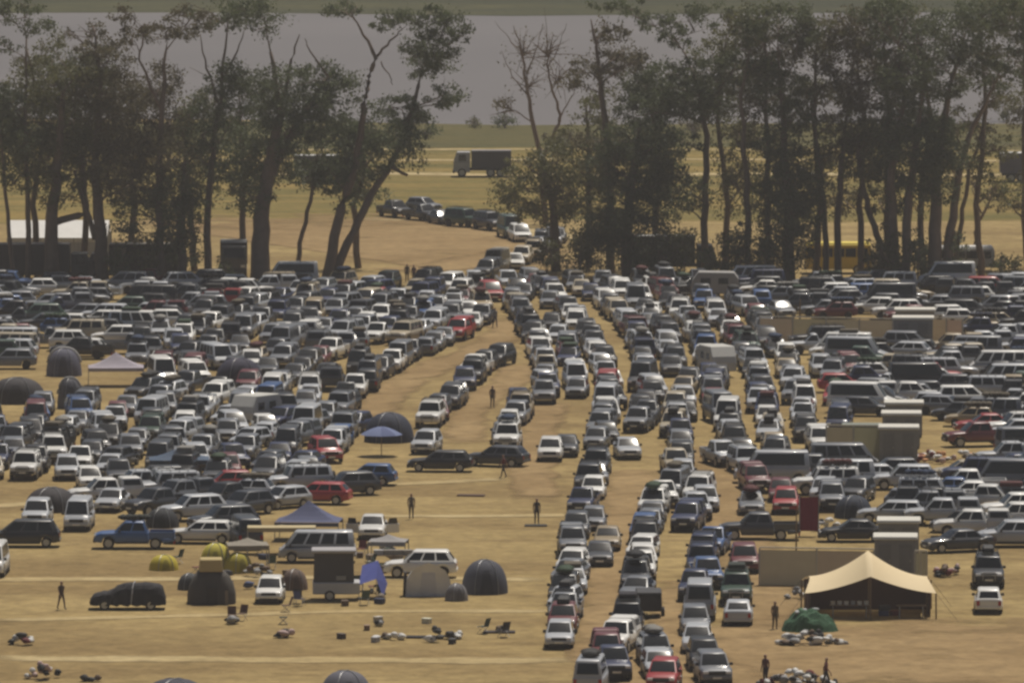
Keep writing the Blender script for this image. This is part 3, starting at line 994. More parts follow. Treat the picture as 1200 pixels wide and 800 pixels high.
tree((970, 329), 'twin-stemmed gum standing in front of the yellow bus', [[(969, 329, .3), (968, 270, .27), (962, 200, .2), (950, 120, .12)], [(983, 329, .36), (982, 260, .32), (986, 190, .25), (995, 110, .14), (1000, 50, .05)]],
     [(995, 100, 28, 18), (968, 112, 24, 14), (1010, 120, 22, 16), (990, 58, 38, 14), (960, 40, 30, 16), (1015, 30, 34, 20), (975, 145, 22, 14, .8), (1000, 160, 22, 18), (975, 185, 18, 16, .6), (960, 75, 18, 10, .8)], 2, 18)
tree((1035, 330), 'slim gum with a trunk that bends over towards the yellow bus', [[(1036, 330, .36), (1030, 285, .32), (1018, 245, .28), (1008, 205, .22), (1005, 160, .14)]],
     [(1005, 175, 18, 16), (1012, 200, 18, 16, .8), (1000, 145, 18, 14), (1025, 160, 18, 16)], 1, 19)
tree((1056, 333), 'stout gum with several stems close together and a full dark crown', [[(1050, 333, .55), (1046, 270, .45), (1044, 200, .35), (1060, 110, .18)], [(1062, 333, .5), (1062, 260, .42), (1070, 190, .3), (1080, 100, .15)]],
     [(1060, 85, 30, 22), (1045, 110, 26, 20), (1082, 110, 24, 20), (1060, 140, 30, 20), (1040, 165, 22, 22), (1065, 175, 26, 24), (1045, 205, 22, 22), (1072, 215, 20, 22), (1050, 235, 16, 18, .8), (1060, 25, 40, 22), (1030, 15, 26, 14), (1045, 55, 22, 14)], 0, 20, dens=72)
tree((1100, 333), 'broad gum with two thick trunks carrying the tallest crown of the row', [[(1096, 333, .7), (1094, 270, .6), (1098, 200, .45), (1112, 110, .25), (1130, 40, .1)], [(1108, 333, .5), (1114, 270, .42), (1122, 210, .34), (1140, 150, .25), (1165, 100, .12)]],
     [(1115, 40, 36, 24), (1150, 20, 36, 20), (1190, 20, 30, 22), (1100, 75, 26, 18), (1135, 65, 20, 16), (1150, 78, 14, 10), (1180, 85, 22, 13), (1165, 100, 14, 8), (1110, 105, 18, 12, .8), (1095, 145, 24, 18), (1085, 175, 24, 22), (1110, 190, 20, 26), (1098, 215, 20, 22), (1120, 160, 14, 14, .8), (1195, 55, 14, 18)], 0, 21, dens=72)
tree((1128, 322), 'slanting thin gum stem by the white vans at the meadow', [[(1118, 322, .26), (1126, 260, .22), (1136, 200, .18), (1156, 130, .1)]],
     [(1150, 150, 14, 12, .6), (1160, 118, 18, 10, .8), (1135, 185, 16, 18, .7)], 2, 22)
tree((1142, 300), 'crooked sparse young tree alone on the yellow meadow', [[(1142, 300, .2), (1144, 262, .17), (1158, 235, .12), (1172, 215, .05)], [(1150, 250, .1), (1140, 225, .05), (1138, 210, .03)]],
     [(1165, 222, 10, 7, .25), (1142, 215, 8, 6, .2)], 2, 23, twigs=3)
# a second, looser line of gums behind, and saplings between the trunks
rb_ = random.Random(77)
for i, (px, py, top, wd, lf, lb) in enumerate([
    (44, 325, 60, 34, 1, 'hazy olive gum behind the slim round-topped one'), (98, 325, 66, 36, 0, 'dark gum behind the marquee front, between two thick trunks'),
    (152, 325, 95, 34, 2, 'brownish gum behind the dark box lorries'), (228, 318, 120, 28, 1, 'olive gum behind the reddish trunk'),
    (285, 318, 110, 26, 0, 'gum standing behind the lorry that faces out'), (420, 314, 150, 26, 0, 'short gum behind the leaning one at the bare field'),
    (690, 314, 120, 32, 1, 'olive gum behind the slender straight one'), (765, 314, 96, 34, 0, 'gum rising behind the dark box lorry'),
    (850, 316, 40, 40, 1, 'tall olive gum rising over the narrow bare stem'), (900, 327, 34, 42, 2, 'tall brownish gum behind the dense dark one'),
    (955, 327, 28, 42, 1, 'tall olive gum behind the yellow bus'), (1008, 327, 36, 38, 2, 'tall brownish gum behind the bent trunk'),
    (1040, 328, 22, 40, 1, 'tall olive gum behind the stout many-stemmed one'), (1082, 329, 30, 40, 0, 'tall dark gum behind the two thick trunks'),
    (1150, 324, 12, 40, 1, 'tall olive gum behind the slanting stem'), (1205, 314, 4, 40, 2, 'tall brownish gum at the edge of the meadow')]):
    cl = []
    n = 9
    for k in range(n):
        f_ = k / (n - 1)
        cl.append((px + rb_.uniform(-1, 1) * wd * .75, top + ((205 if px < 200 else 232) - top) * f_ ** 1.1 + rb_.uniform(-8, 8), wd * rb_.uniform(.5, .8), rb_.uniform(12, 20), rb_.uniform(.6, .95)))
    tree((px, py), lb, [[(px, py, .34), (px + rb_.uniform(-6, 6), 240, .28), (px + rb_.uniform(-10, 10), (top + 240) / 2, .2), (px + rb_.uniform(-12, 12), top, .08)]], cl, lf, 200 + i, dens=60, group='second line of gums behind the first')
for i, (px, py, h, wd) in enumerate([(140, 335, 40, 16), (172, 336, 55, 14), (262, 333, 30, 10), (678, 330, 60, 18), (770, 330, 50, 16), (800, 331, 60, 18), (830, 330, 40, 14), (850, 329, 50, 16), (868, 331, 70, 16), (1040, 333, 70, 14), (1118, 331, 60, 12), (640, 322, 40, 14), (895, 332, 50, 14), (1022, 331, 45, 12), (1075, 334, 60, 12), (1085, 330, 40, 12), (1172, 321, 22, 10), (1190, 320, 18, 9)]):
    tree((px, py), ['low bushy sapling between the gum trunks, dark green', 'low bushy sapling between the gum trunks, olive'][i % 2], [[(px, py, .08), (px + 2, py - h * .6, .04)]],
         [(px - wd * .3, py - h * .45, wd * .7, h * .35), (px + wd * .3, py - h * .6, wd * .7, h * .35), (px, py - h * .8, wd * .55, h * .25)], i % 2, 300 + i, dens=55, group='saplings between the gum trunks, ' + ['dark green', 'olive'][i % 2], name='sapling')
# scrub along the lake margin, far behind
for i, (px, py, rx, ry) in enumerate([(592, 141, 13, 9), (556, 144, 9, 6), (812, 150, 16, 9), (1100, 146, 14, 7), (930, 152, 18, 8), (660, 162, 20, 8), (500, 156, 16, 7), (1180, 130, 15, 12), (390, 150, 18, 8), (745, 148, 14, 8)]):
    tree((px, py + ry), ['grey-green bush on the lake margin behind the gums', 'low dark shrub on the lake margin behind the gums'][i % 2], [[(px, py + ry, .15), (px + 1, py, .08)]],
         [(px - rx * .4, py, rx * .6, ry * .8), (px + rx * .4, py + 1, rx * .6, ry * .7), (px, py - ry * .3, rx * .5, ry * .7)], i % 3, 40 + i, dens=40, group='bushes on the lake margin, ' + ['grey-green', 'dark'][i % 2], name='shrub')

# ------------------------------------------------------------------ big vehicles beyond the car park
def wheels_on(t, xs, hw, R=.5, w_=.3):
    wm, rim = wheel_meshes(R, w_)
    for x in xs:
        for s_ in (1, -1):
            p = ob('wheel', wm, t, (x, s_ * (hw - w_ / 2), R))
            ob('rim', rim, p, (0, 0, 0))


def lorry(px, py, ang, L, label, boxcol, cabcol, group=None, H=3.6, flat_roof=None):
    g = G(px, py)
    t = thing('lorry', label, 'lorry', g, math.radians(ang), group)
    claim(g.x, g.y, math.radians(ang), L / 2, 1.35)
    n = L / 2
    m = MB()
    m.box(n - 1.9, n - .05, -1.2, 1.2, .55, 1.7)
    m.add([(n - 1.9, -1.2, 1.7), (n - .05, -1.2, 1.7), (n - .05, 1.2, 1.7), (n - 1.9, 1.2, 1.7), (n - 1.9, -1.1, 2.8), (n - .45, -1.1, 2.8), (n - .45, 1.1, 2.8), (n - 1.9, 1.1, 2.8)],
          [[4, 5, 6, 7], [0, 1, 5, 4], [1, 2, 6, 5], [2, 3, 7, 6], [3, 0, 4, 7]])
    ob('cab', m.mesh('cab', PANEL, bevel=.05), t, None, 0, cabcol)
    q = [(n - .05, -1.2, 1.7), (n - .05, 1.2, 1.7), (n - .45, 1.1, 2.8), (n - .45, -1.1, 2.8)]
    ob('windscreen', mesh('windscreen', *quad_on(q, .08, .92, .08, .85, .02), GLASS), t)
    for s_ in (1, -1):
        ob('side_window', MB().box(n - 1.5, n - .6, min(s_ * 1.1, s_ * 1.19), max(s_ * 1.1, s_ * 1.19), 1.75, 2.5, .8).mesh('side_window', GLASS), t)
        ob('headlight', MB().box(n - .1, n - .02, s_ * .85 - .2, s_ * .85 + .2, .85, 1.1).mesh('headlight', LAMP), t)
    ob('front_bumper', MB().box(n - .2, n + .05, -1.2, 1.2, .45, .78).mesh('front_bumper', DARKPL, bevel=.03), t)
    bx = ob('load_box', MB().box(-n, n - 2.05, -1.25, 1.25, 1.0, H).mesh('load_box', PANEL, bevel=.04), t, None, 0, boxcol)
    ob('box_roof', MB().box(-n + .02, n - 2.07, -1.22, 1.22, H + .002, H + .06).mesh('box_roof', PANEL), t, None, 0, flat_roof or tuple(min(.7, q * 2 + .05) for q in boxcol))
    k = 0
    x = -n + .5
    while x < n - 2.2:
        for s_ in (1, -1):
            ob('side_rib', MB().box(x, x + .07, min(s_ * 1.24, s_ * 1.28), max(s_ * 1.24, s_ * 1.28), 1.05, H - .05).mesh('side_rib', PANEL), t, None, 0, boxcol)
        x += 1.4
    ob('chassis', MB().box(-n + .2, n - .3, -.5, .5, .7, .998).mesh('chassis', DARKPL), t)
    wheels_on(t, [n - 1.0, -n + 1.2, -n + 2.3], 1.22)
    return t


def bus(px, py, ang, L, label, col, roofcol, H=2.9, name='bus', cat='bus'):
    g = G(px, py)
    t = thing(name, label, cat, g, math.radians(ang))
    claim(g.x, g.y, math.radians(ang), L / 2, 1.25)
    n = L / 2
    ob('body', MB().box(-n, n, -1.15, 1.15, .45, H - .1, .985, .94).mesh('body', PANEL, bevel=.10), t, None, 0, col)
    ob('roof', MB().box(-n + .1, n - .15, -1.0, 1.0, H - .12, H + .04, .96, .9).mesh('roof', PANEL, bevel=.04), t, None, 0, roofcol)
    k = int(L / 1.15)
    for i in range(k):
        x = -n + .35 + i * (L - .7) / k
        for s_ in (1, -1):
            ob('side_window', MB().box(x, x + (L - .7) / k - .12, min(s_ * 1.02, s_ * 1.16), max(s_ * 1.02, s_ * 1.16), H * .55, H * .83).mesh('side_window', GLASS), t)
    ob('windscreen', MB().box(n - .2, n + .03, -.98, .98, H * .52, H * .84).mesh('windscreen', GLASS), t)
    ob('rear_window', MB().box(-n - .03, -n + .2, -.9, .9, H * .55, H * .82).mesh('rear_window', GLASS), t)
    for s_ in (1, -1):
        ob('headlight', MB().box(n - .1, n + .04, s_ * .8 - .16, s_ * .8 + .16, .75, .95).mesh('headlight', LAMP), t)
    ob('front_bumper', MB().box(n - .1, n + .08, -1.1, 1.1, .4, .65).mesh('front_bumper', DARKPL), t)
    wheels_on(t, [n - 1.1, -n + 1.3], 1.18, .42, .26)
    return t


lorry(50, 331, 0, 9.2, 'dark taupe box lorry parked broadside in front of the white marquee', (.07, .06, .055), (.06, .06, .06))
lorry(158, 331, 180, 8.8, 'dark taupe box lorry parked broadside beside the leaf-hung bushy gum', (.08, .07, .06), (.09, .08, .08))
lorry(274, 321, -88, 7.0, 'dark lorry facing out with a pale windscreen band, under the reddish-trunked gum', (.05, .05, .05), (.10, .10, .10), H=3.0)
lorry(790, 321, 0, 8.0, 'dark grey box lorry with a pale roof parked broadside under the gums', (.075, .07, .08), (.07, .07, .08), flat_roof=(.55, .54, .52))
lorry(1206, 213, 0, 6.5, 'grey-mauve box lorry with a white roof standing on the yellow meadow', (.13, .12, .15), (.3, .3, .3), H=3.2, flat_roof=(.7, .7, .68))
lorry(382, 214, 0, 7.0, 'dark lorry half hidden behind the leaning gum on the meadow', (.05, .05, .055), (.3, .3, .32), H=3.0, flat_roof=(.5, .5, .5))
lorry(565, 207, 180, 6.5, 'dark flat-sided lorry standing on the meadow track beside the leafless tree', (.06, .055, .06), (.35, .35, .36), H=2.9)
bus(982, 320, 180, 6.2, 'yellow bus with a dark band of windows parked behind the gums', (.68, .50, .05), (.80, .64, .10))
bus(1130, 318, 180, 5.6, 'white minibus with a bright roof parked behind the slanting gum stem', (.5, .5, .48), (.78, .77, .74), 2.4, 'minibus', 'van')

g = G(70, 316)
mq = thing('marquee', 'long white marquee with a pitched roof behind the dark box lorries', 'marquee', g, 0)
W_, D_ = 4.7, 4.0
mr_ = MB().add([(-W_, -D_, 3.3), (W_, -D_, 3.3), (W_, 0, 4.7), (-W_, 0, 4.7), (-W_, D_, 3.3), (W_, D_, 3.3)], [[0, 1, 2, 3], [3, 2, 5, 4]])
ob('roof', mr_.mesh('roof', CANVAS), mq, None, 0, (.8, .79, .77))
for x in (-W_, -W_ / 3, W_ / 3, W_):
    for y in (-D_, D_):
        ob('post', MB().tube([(x, y, 0), (x, y, 3.3)], .06, 6).mesh('post', STEEL), mq)
ob('valance', MB().box(-W_, W_, -D_ - .03, -D_ - .01, 2.9, 3.3).mesh('valance', CANVAS), mq, None, 0, (.75, .74, .72))
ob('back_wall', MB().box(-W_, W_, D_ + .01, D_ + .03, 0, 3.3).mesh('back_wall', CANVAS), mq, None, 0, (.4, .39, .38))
claim(g.x, g.y, 0, W_, D_)

# ------------------------------------------------------------------ camp: cabins, fences, tents
def wash_cabin(px, py, wd, h, label, wall, side, dep=2.4, sink=0):
    g = G(px, py)
    t = thing('wash_cabin', label, 'cabin', g, math.radians(-3))
    claim(g.x, g.y, 0, wd / 2 + .2, dep / 2 + .2)
    a = wd / 2
    d = dep / 2
    ob('plinth', MB().box(-a + .06, a - .06, -d + .06, d - .06, 0, .18).mesh('plinth', DARKPL), t)
    ob('front_wall', MB().box(-a, a, -d, -d + .08, .18, h).mesh('front_wall', PANEL), t, None, 0, wall)
    ob('back_wall', MB().box(-a, a, d - .08, d, .18, h).mesh('back_wall', PANEL), t, None, 0, wall)
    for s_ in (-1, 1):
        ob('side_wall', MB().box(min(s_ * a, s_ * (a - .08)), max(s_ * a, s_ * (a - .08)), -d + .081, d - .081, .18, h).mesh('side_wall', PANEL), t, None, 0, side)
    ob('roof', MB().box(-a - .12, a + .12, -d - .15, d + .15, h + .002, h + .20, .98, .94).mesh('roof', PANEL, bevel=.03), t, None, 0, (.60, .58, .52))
    for s_ in (-.5, .5):
        dr = ob('door', MB().box(s_ * a - .40, s_ * a + .40, -d - .03, -d - .002, .22, h - .30).mesh('door', PANEL), t, None, 0, tuple(c * .8 for c in wall))
        ob('handle', MB().box(s_ * a + .28, s_ * a + .34, -d - .06, -d - .031, h * .45, h * .5).mesh('handle', STEEL), dr)
    return t


def screen_fence(p0, p1, h, label, col):
    a, b = G(*p0), G(*p1)
    n = max(2, int((b - a).length / 2.4))
    ang = math.atan2(b.y - a.y, b.x - a.x)
    t = thing('screen_fence', label, 'fence', a, ang)
    L = (b - a).length
    for i in range(n + 1):
        x = L * i / n
        ob('post', MB().box(x - .05, x + .05, -.05, .05, 0, h + .06).mesh('post', STEEL), t)
    for i in range(n):
        x0, x1 = L * i / n + .06, L * (i + 1) / n - .06
        v, f = [], []
        for k in range(7):
            u = k / 6
            for j in range(4):
                z = .06 + (h - .10) * j / 3
                v.append((x0 + (x1 - x0) * u, .02 * math.sin(u * 9 + i) + .015 * math.sin(j * 2 + i), z))
        for k in range(6):
            for j in range(3):
                f.append([k * 4 + j, (k + 1) * 4 + j, (k + 1) * 4 + j + 1, k * 4 + j + 1])
        ob('panel', mesh('panel', v, f, CANVAS), t, None, 0, tuple(c * RND.uniform(.92, 1.06) for c in col))
    ob('top_rail', MB().box(0, L, -.04, .04, h + .061, h + .15).mesh('top_rail', PANEL), t, None, 0, (.66, .62, .52))
    m = (a + b) / 2
    claim(m.x, m.y, ang, L / 2, .25)
    return t


def dome_tent(px, py, wd, h, col, label, rz=0.0, dcol=None, ln=None, arc=None, group=None):
    g = G(px, py)
    t = thing('dome_tent', label, 'tent', g, rz, group)
    a = wd / 2
    b = (ln or wd) / 2
    claim(g.x, g.y, rz, a + .1, b + .1)
    NG, NR = 24, 8
    v, f = [], []

    def pt(th, u):
        e = 1 - .10 * abs(math.sin(2 * th)) ** 2 * 0
        r = math.cos(u * math.pi / 2) ** .75
        sag = 1 - .045 * (math.sin(th * 3) ** 2) * math.sin(u * math.pi)
        return (a * r * math.cos(th) * sag, b * r * math.sin(th) * sag, h * math.sin(u * math.pi / 2) ** .95)
    for j in range(NR):
        for k in range(NG):
            v.append(pt(2 * math.pi * k / NG, j / NR))
    v.append((0, 0, h))
    for j in range(NR - 1):
        for k in range(NG):
            f.append([j * NG + k, j * NG + (k + 1) % NG, (j + 1) * NG + (k + 1) % NG, (j + 1) * NG + k])
    for k in range(NG):
        f.append([(NR - 1) * NG + k, (NR - 1) * NG + (k + 1) % NG, len(v) - 1])
    ob('shell', mesh('shell', v, f, CANVAS, True), t, None, 0, col)
    for th in (math.pi / 3, 2 * math.pi / 3):
        p = [Vector(pt(th, j / 10)) * 1.012 for j in range(11)] + [Vector(pt(th + math.pi, j / 10)) * 1.012 for j in range(9, -1, -1)]
        ob('pole', MB().tube(p, .02, 5).mesh('pole', STEEL), t, None, 0)
    # door panel on the front gore
    dv, df = [], []
    for j in range(6):
        for k in range(5):
            q = Vector(pt(-math.pi / 2 + (k - 2) * .15 * (1 - .1 * j), j * .10)) * 1.008
            dv.append((q.x, q.y - .01, q.z + .01))
    for j in range(5):
        for k in range(4):
            df.append([j * 5 + k, j * 5 + k + 1, (j + 1) * 5 + k + 1, (j + 1) * 5 + k])
    ob('door', mesh('door', dv, df, CANVAS), t, None, 0, dcol or tuple(c * .6 for c in col))
    if arc:      # a pale arched rain cover over the top
        p = [Vector(pt(math.pi * .0, j / 10)) * 1.02 for j in range(3, 11)] + [Vector(pt(math.pi, j / 10)) * 1.02 for j in range(9, 2, -1)]
        ob('rain_cover', MB().tube(p, .13, 6).mesh('rain_cover', CANVAS, True), t, None, 0, arc)
    return t


def gazebo(px, py, wd, dep, he, hp, col, label, rz=0.0, legs=True):
    g = G(px, py)
    t = thing('gazebo', label, 'gazebo', g, rz)
    a, b = wd / 2, dep / 2
    v, f = [], []
    n = 10
    for i in range(n + 1):
        for j in range(n + 1):
            u, w_ = 2 * i / n - 1, 2 * j / n - 1
            k = 1 - max(abs(u), abs(w_))
            v.append((u * a, w_ * b, he + (hp - he) * k ** 1.35 - .10 * (1 - k) * math.cos(u * 1.5) * math.cos(w_ * 1.5)))
    for i in range(n):
        for j in range(n):
            f.append([i * (n + 1) + j, (i + 1) * (n + 1) + j, (i + 1) * (n + 1) + j + 1, i * (n + 1) + j + 1])
    ob('canopy', mesh('canopy', v, f, CANVAS), t, None, 0, col)
    for x in (-a, a):
        for y in (-b, b):
            ob('leg', MB().tube([(x, y, 0), (x * .99, y * .99, he)], .035, 6).mesh('leg', STEEL), t)
    for y in (-b, b):
        ob('valance', MB().box(-a, a, y - .012 - .012 * (y < 0), y + .012 * (y > 0), he - .28, he - .03).mesh('valance', CANVAS), t, None, 0, tuple(c * .9 for c in col))
    for x, y in ((-a, -b), (a, b), (-a, b), (a, -b)):
        q = Matrix.Rotation(rz, 2) @ Vector((x, y))
        claim(g.x + q.x, g.y + q.y, 0, .15, .15)
    return t


# the three rows of wash cabins and their screen fences
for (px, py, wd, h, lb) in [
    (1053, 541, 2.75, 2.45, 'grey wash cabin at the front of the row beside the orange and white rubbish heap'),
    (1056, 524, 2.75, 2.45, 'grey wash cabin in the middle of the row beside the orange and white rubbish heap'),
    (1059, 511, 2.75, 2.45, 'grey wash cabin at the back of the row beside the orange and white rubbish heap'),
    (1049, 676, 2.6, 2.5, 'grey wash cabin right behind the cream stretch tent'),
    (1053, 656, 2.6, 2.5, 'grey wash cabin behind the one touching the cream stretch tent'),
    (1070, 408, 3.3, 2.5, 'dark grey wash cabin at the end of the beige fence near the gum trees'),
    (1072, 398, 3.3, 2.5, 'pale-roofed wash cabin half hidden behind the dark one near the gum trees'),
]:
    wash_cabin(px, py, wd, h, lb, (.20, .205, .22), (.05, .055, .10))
screen_fence((890, 401), (1046, 404), 2.1, 'beige screen fence with a pale rail running up to the far wash cabins', (.50, .42, .28))
screen_fence((1090, 402), (1128, 404), 2.1, 'short beige screen fence between far wash cabins and a navy pickup', (.48, .40, .27))
screen_fence((968, 540), (1032, 541), 2.5, 'dull olive screen fence beside the middle row of wash cabins', (.40, .36, .25))
screen_fence((890, 686), (1024, 688), 2.3, 'drab beige screen fence behind the cream stretch tent', (.40, .345, .25))
screen_fence((1072, 688), (1086, 688), 2.2, 'single beige screen panel beside the wash cabin behind the cream tent', (.40, .35, .25))

# cream stretch tent
g = G(1020, 726)
t = thing('stretch_tent', 'cream stretch tent with a pointed peak over a dark open front', 'tent', g, 0)
A, D_ = 3.95, 6.0
v, f = [], []
NU, NV = 28, 16
for i in range(NU + 1):
    u = -1 + 2 * i / NU
    k = 1 - abs(u)
    zf, zm, zb_ = 1.62 + 1.0 * k ** 1.7, 2.25 + 1.55 * k ** 1.8, 1.75 + 1.3 * k ** 1.6
    for j in range(NV + 1):
        q = j / NV
        z = zf * 2 * (q - .5) * (q - 1) + zm * 4 * q * (1 - q) + zb_ * 2 * q * (q - .5)
        pin = 1 - .10 * math.sin(q * math.pi)
        yy = q * D_ + .45 * math.sin(k * math.pi) * (1 - 2 * q) * .6
        v.append((u * A * pin, yy, z))
for i in range(NU):
    for j in range(NV):
        f.append([i * (NV + 1) + j, (i + 1) * (NV + 1) + j, (i + 1) * (NV + 1) + j + 1, i * (NV + 1) + j + 1])
ob('canopy', mesh('canopy', v, f, mat('cream_stretch_cloth', (.80, .65, .40), .75, 0, .05, .8, trans=.12), True), t)
for (x, y, z) in ((-A, 0, 1.6), (A, 0, 1.6), (0, .05, 2.6), (0, 3.0, 3.75), (-A, D_, 1.75), (A, D_, 1.75), (0, D_ - .1, 3.0), (-A * .9, 3, 2.2), (A * .9, 3, 2.2)):
    ob('pole', MB().tube([(x, y, 0), (x * .995, y, z)], .05, 7).mesh('pole', WOODP), t)
for (x, y, z, x2, y2) in ((-A, 0, 1.6, -A - 1.3, -1.2), (A, 0, 1.6, A + 1.3, -1.2), (-A, D_, 1.75, -A - 1.3, D_ + 1.2), (A, D_, 1.75, A + 1.3, D_ + 1.2)):
    ob('guy_rope', MB().tube([(x, y, z), (x2, y2, 0)], .012, 4).mesh('guy_rope', DARKPL), t)
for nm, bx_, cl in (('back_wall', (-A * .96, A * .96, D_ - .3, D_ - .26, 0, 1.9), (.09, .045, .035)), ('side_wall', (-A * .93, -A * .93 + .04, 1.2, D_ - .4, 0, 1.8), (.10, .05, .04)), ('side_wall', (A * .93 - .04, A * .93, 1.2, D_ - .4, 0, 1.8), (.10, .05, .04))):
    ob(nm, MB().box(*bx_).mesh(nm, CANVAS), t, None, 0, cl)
claim(g.x, g.y + 3, 0, 4.2, 3.3)


def trestle_table(x, y, L, label):
    q = thing('trestle_table', label, 'table', (x, y, 0))
    ob('table_top', MB().box(-L / 2, L / 2, -.35, .35, .74, .78).mesh('table_top', WOODP), q)
    for sx in (-L / 2 + .2, L / 2 - .2):
        for sy in (-.3, .3):
            ob('leg', MB().tube([(sx, sy, 0), (sx, sy * .9, .74)], .025, 6).mesh('leg', STEEL), q)
    return q


trestle_table(g.x - 1.2, g.y + 1.3, 2.4, 'long trestle table with white tubs on it under the cream stretch tent')
trestle_table(g.x + 2.5, g.y + 1.0, 1.8, 'short trestle table with a clear top under the cream stretch tent')
TUB = MB().tube([(0, 0, 0), (0, 0, .22)], [.13, .15], 10).mesh('tub', PLAST)
for k in range(6):
    tag(ob('tub', TUB, None, (g.x - 2.2 + k * .4, g.y + 1.2 + .1 * (k % 2), .782), 0, RND.choice([(.6, .6, .6), (.5, .45, .4), (.35, .36, .4)])), 'small pale tub on the long trestle table in the cream tent', 'tub', 'tubs on the trestle table')
CRATE = MB().box(-.3, .3, -.2, .2, 0, .32, 1.06, 1.06).mesh('crate', PLAST, bevel=.02)
for k, (dx, dy, dz, c) in enumerate([(.9, 2.2, 0, (.05, .06, .16)), (1.6, 2.4, 0, (.16, .03, .03)), (.95, 2.25, .33, (.06, .06, .07))]):
    tag(ob('crate', CRATE, None, (g.x + dx, g.y + dy, dz), .2 * k, c), ['navy plastic crate on the ground under the cream tent', 'dark red plastic crate on the ground under the cream tent', 'black plastic crate stacked on the navy crate under the cream tent'][k], 'crate')

# rubbish heaps: every bag is a bag
BAGS = []
for k in range(5):
    BAGS.append(MB().blob((0, 0, .26), (.36 + .08 * (k % 2), .28, .22), 30 + k, 8, 6).mesh('rubbish_bag', PLAST, True))


def heap(px, py, n, wd, dep, cols, label, group, h=.62):
    g = G(px, py)
    for k in range(int(n * 1.1)):
        u, w_ = RND.uniform(-1, 1), RND.uniform(-1, 1)
        z = h * max(0, 1 - u * u) * RND.uniform(0, 1) - .02
        cn, c = RND.choice(cols)
        o = ob('rubbish_bag', RND.choice(BAGS), None, (g.x + u * wd / 2, g.y + w_ * dep / 2 * (1 - .4 * abs(u)), max(0, z)), RND.uniform(0, 6), c)
        o.scale = (RND.uniform(.5, 1.0), RND.uniform(.5, 1.0), RND.uniform(.5, 1.0))
        tag(o, cn + ' ' + label, 'rubbish bag', group + ', ' + cn)
    claim(g.x, g.y, 0, wd / 2, dep / 2)


WH, GY, BK, RD, BR, PK, OR = ('white', (.66, .65, .62)), ('grey', (.3, .3, .3)), ('black', (.025, .025, .025)), ('dark red', (.16, .03, .03)), ('brown', (.12, .075, .045)), ('pinkish', (.5, .36, .33)), ('orange', (.55, .26, .10))
heap(950, 756, 34, 3.9, 1.6, [WH, WH, GY, BK, BR], 'rubbish bag in the heap below the green tarpaulin mound', 'bags below the green mound')
heap(935, 803, 38, 4.2, 2.4, [WH, WH, GY, BK, RD, BR], 'rubbish bag in the heap by the two people in the sandy yard', 'bags in the yard heap')
heap(1108, 540, 46, 4.8, 6.5, [WH, OR, RD, BR, PK, OR, WH], 'rubbish bag in the orange and white heap beside the middle wash cabins', 'bags beside the wash cabins', .5)
heap(1112, 674, 14, 1.6, 3.0, [PK, RD, BK, BR], 'rubbish bag in the small heap beside the cream tent', 'bags beside the cream tent')
heap(25, 755, 9, 1.3, 1.2, [WH, BK, BR, RD], 'bag in the small pile alone on the open straw field', 'pile on the field')
heap(50, 795, 11, 1.8, 1.6, [PK, BK, WH], 'bag in the pale pile beyond the last worn track on the straw', 'pale pile on the field')
heap(320, 703, 8, 1.4, .8, [WH, BR, BK, PK], 'bag lying between the small white hatchback and the pop-up camping trailer', 'bags by the pop-up trailer')
heap(300, 675, 10, 2.0, 1.5, [GY, BK, BR], 'bag in the camp between yellow tents and the white hatchback', 'bags in the camp')
heap(970, 622, 10, 1.8, 1.5, [WH, GY, BK], 'bag beside the dark red banner', 'bags by the red banner')
heap(932, 702, 5, 1.0, .8, [WH, GY], 'bag beside the green tarpaulin mound', 'bags beside the green mound')
heap(512, 752, 5, .9, .8, [BK, BK, WH], 'bag among the camp gear in front of the grey tents', 'bags among camp gear')

for (x_, y_, n_, w_2, d_2, cs, nm) in [(335, 747, 6, 1.2, 1.0, [BK, PK, WH], 'front of the raised-lid trailer'), (445, 733, 5, 1.0, .9, [GY, BR, BK], 'straw near the white tunnel tent'), (455, 749, 8, 1.8, 1.0, [WH, WH, GY, BR], 'straw below the white tunnel tent'),
                                       (528, 748, 9, 1.6, .9, [BK, WH, BK], 'straw before the small grey dome'), (275, 731, 5, 1.2, .7, [BK, GY], 'straw before the brown cabin tent'), (590, 741, 3, 1.2, .5, [BR, BK], 'straw before the large dark dome'), (108, 798, 4, .9, .6, [BR, BK], 'straw beside the pale pile')]:
    heap(x_, y_, n_, w_2, d_2, cs, 'bundle of camp gear on the ' + nm, 'gear bundles, ' + nm, .15)
# green tarpaulin mound
g = G(949, 739)
v, f = [], []
NN = 18
rr = random.Random(3)
for i in range(NN + 1):
    for j in range(NN + 1):
        u, w_ = 2 * i / NN - 1, 2 * j / NN - 1
        e = max(0, 1 - (abs(u) ** 2.4 + abs(w_) ** 2.4))
        z = 1.25 * e ** .55 * (1 - .25 * abs(u + .2)) + (.10 * math.sin(u * 11 + w_ * 3) + .08 * math.sin(w_ * 13 + u * 5) + rr.uniform(-.04, .04)) * min(1, e * 3) + .03
        v.append((u * 1.7, w_ * 1.4, z))
for i in range(NN):
    for j in range(NN):
        f.append([i * (NN + 1) + j, (i + 1) * (NN + 1) + j, (i + 1) * (NN + 1) + j + 1, i * (NN + 1) + j + 1])
o = ob('tarpaulin_mound', mesh('tarpaulin_mound', v, f, CLOTH), None, (g.x, g.y, 0), 0, (.03, .10, .045))
tag(o, 'crumpled green tarpaulin thrown over a mound beside the cream stretch tent', 'tarpaulin')
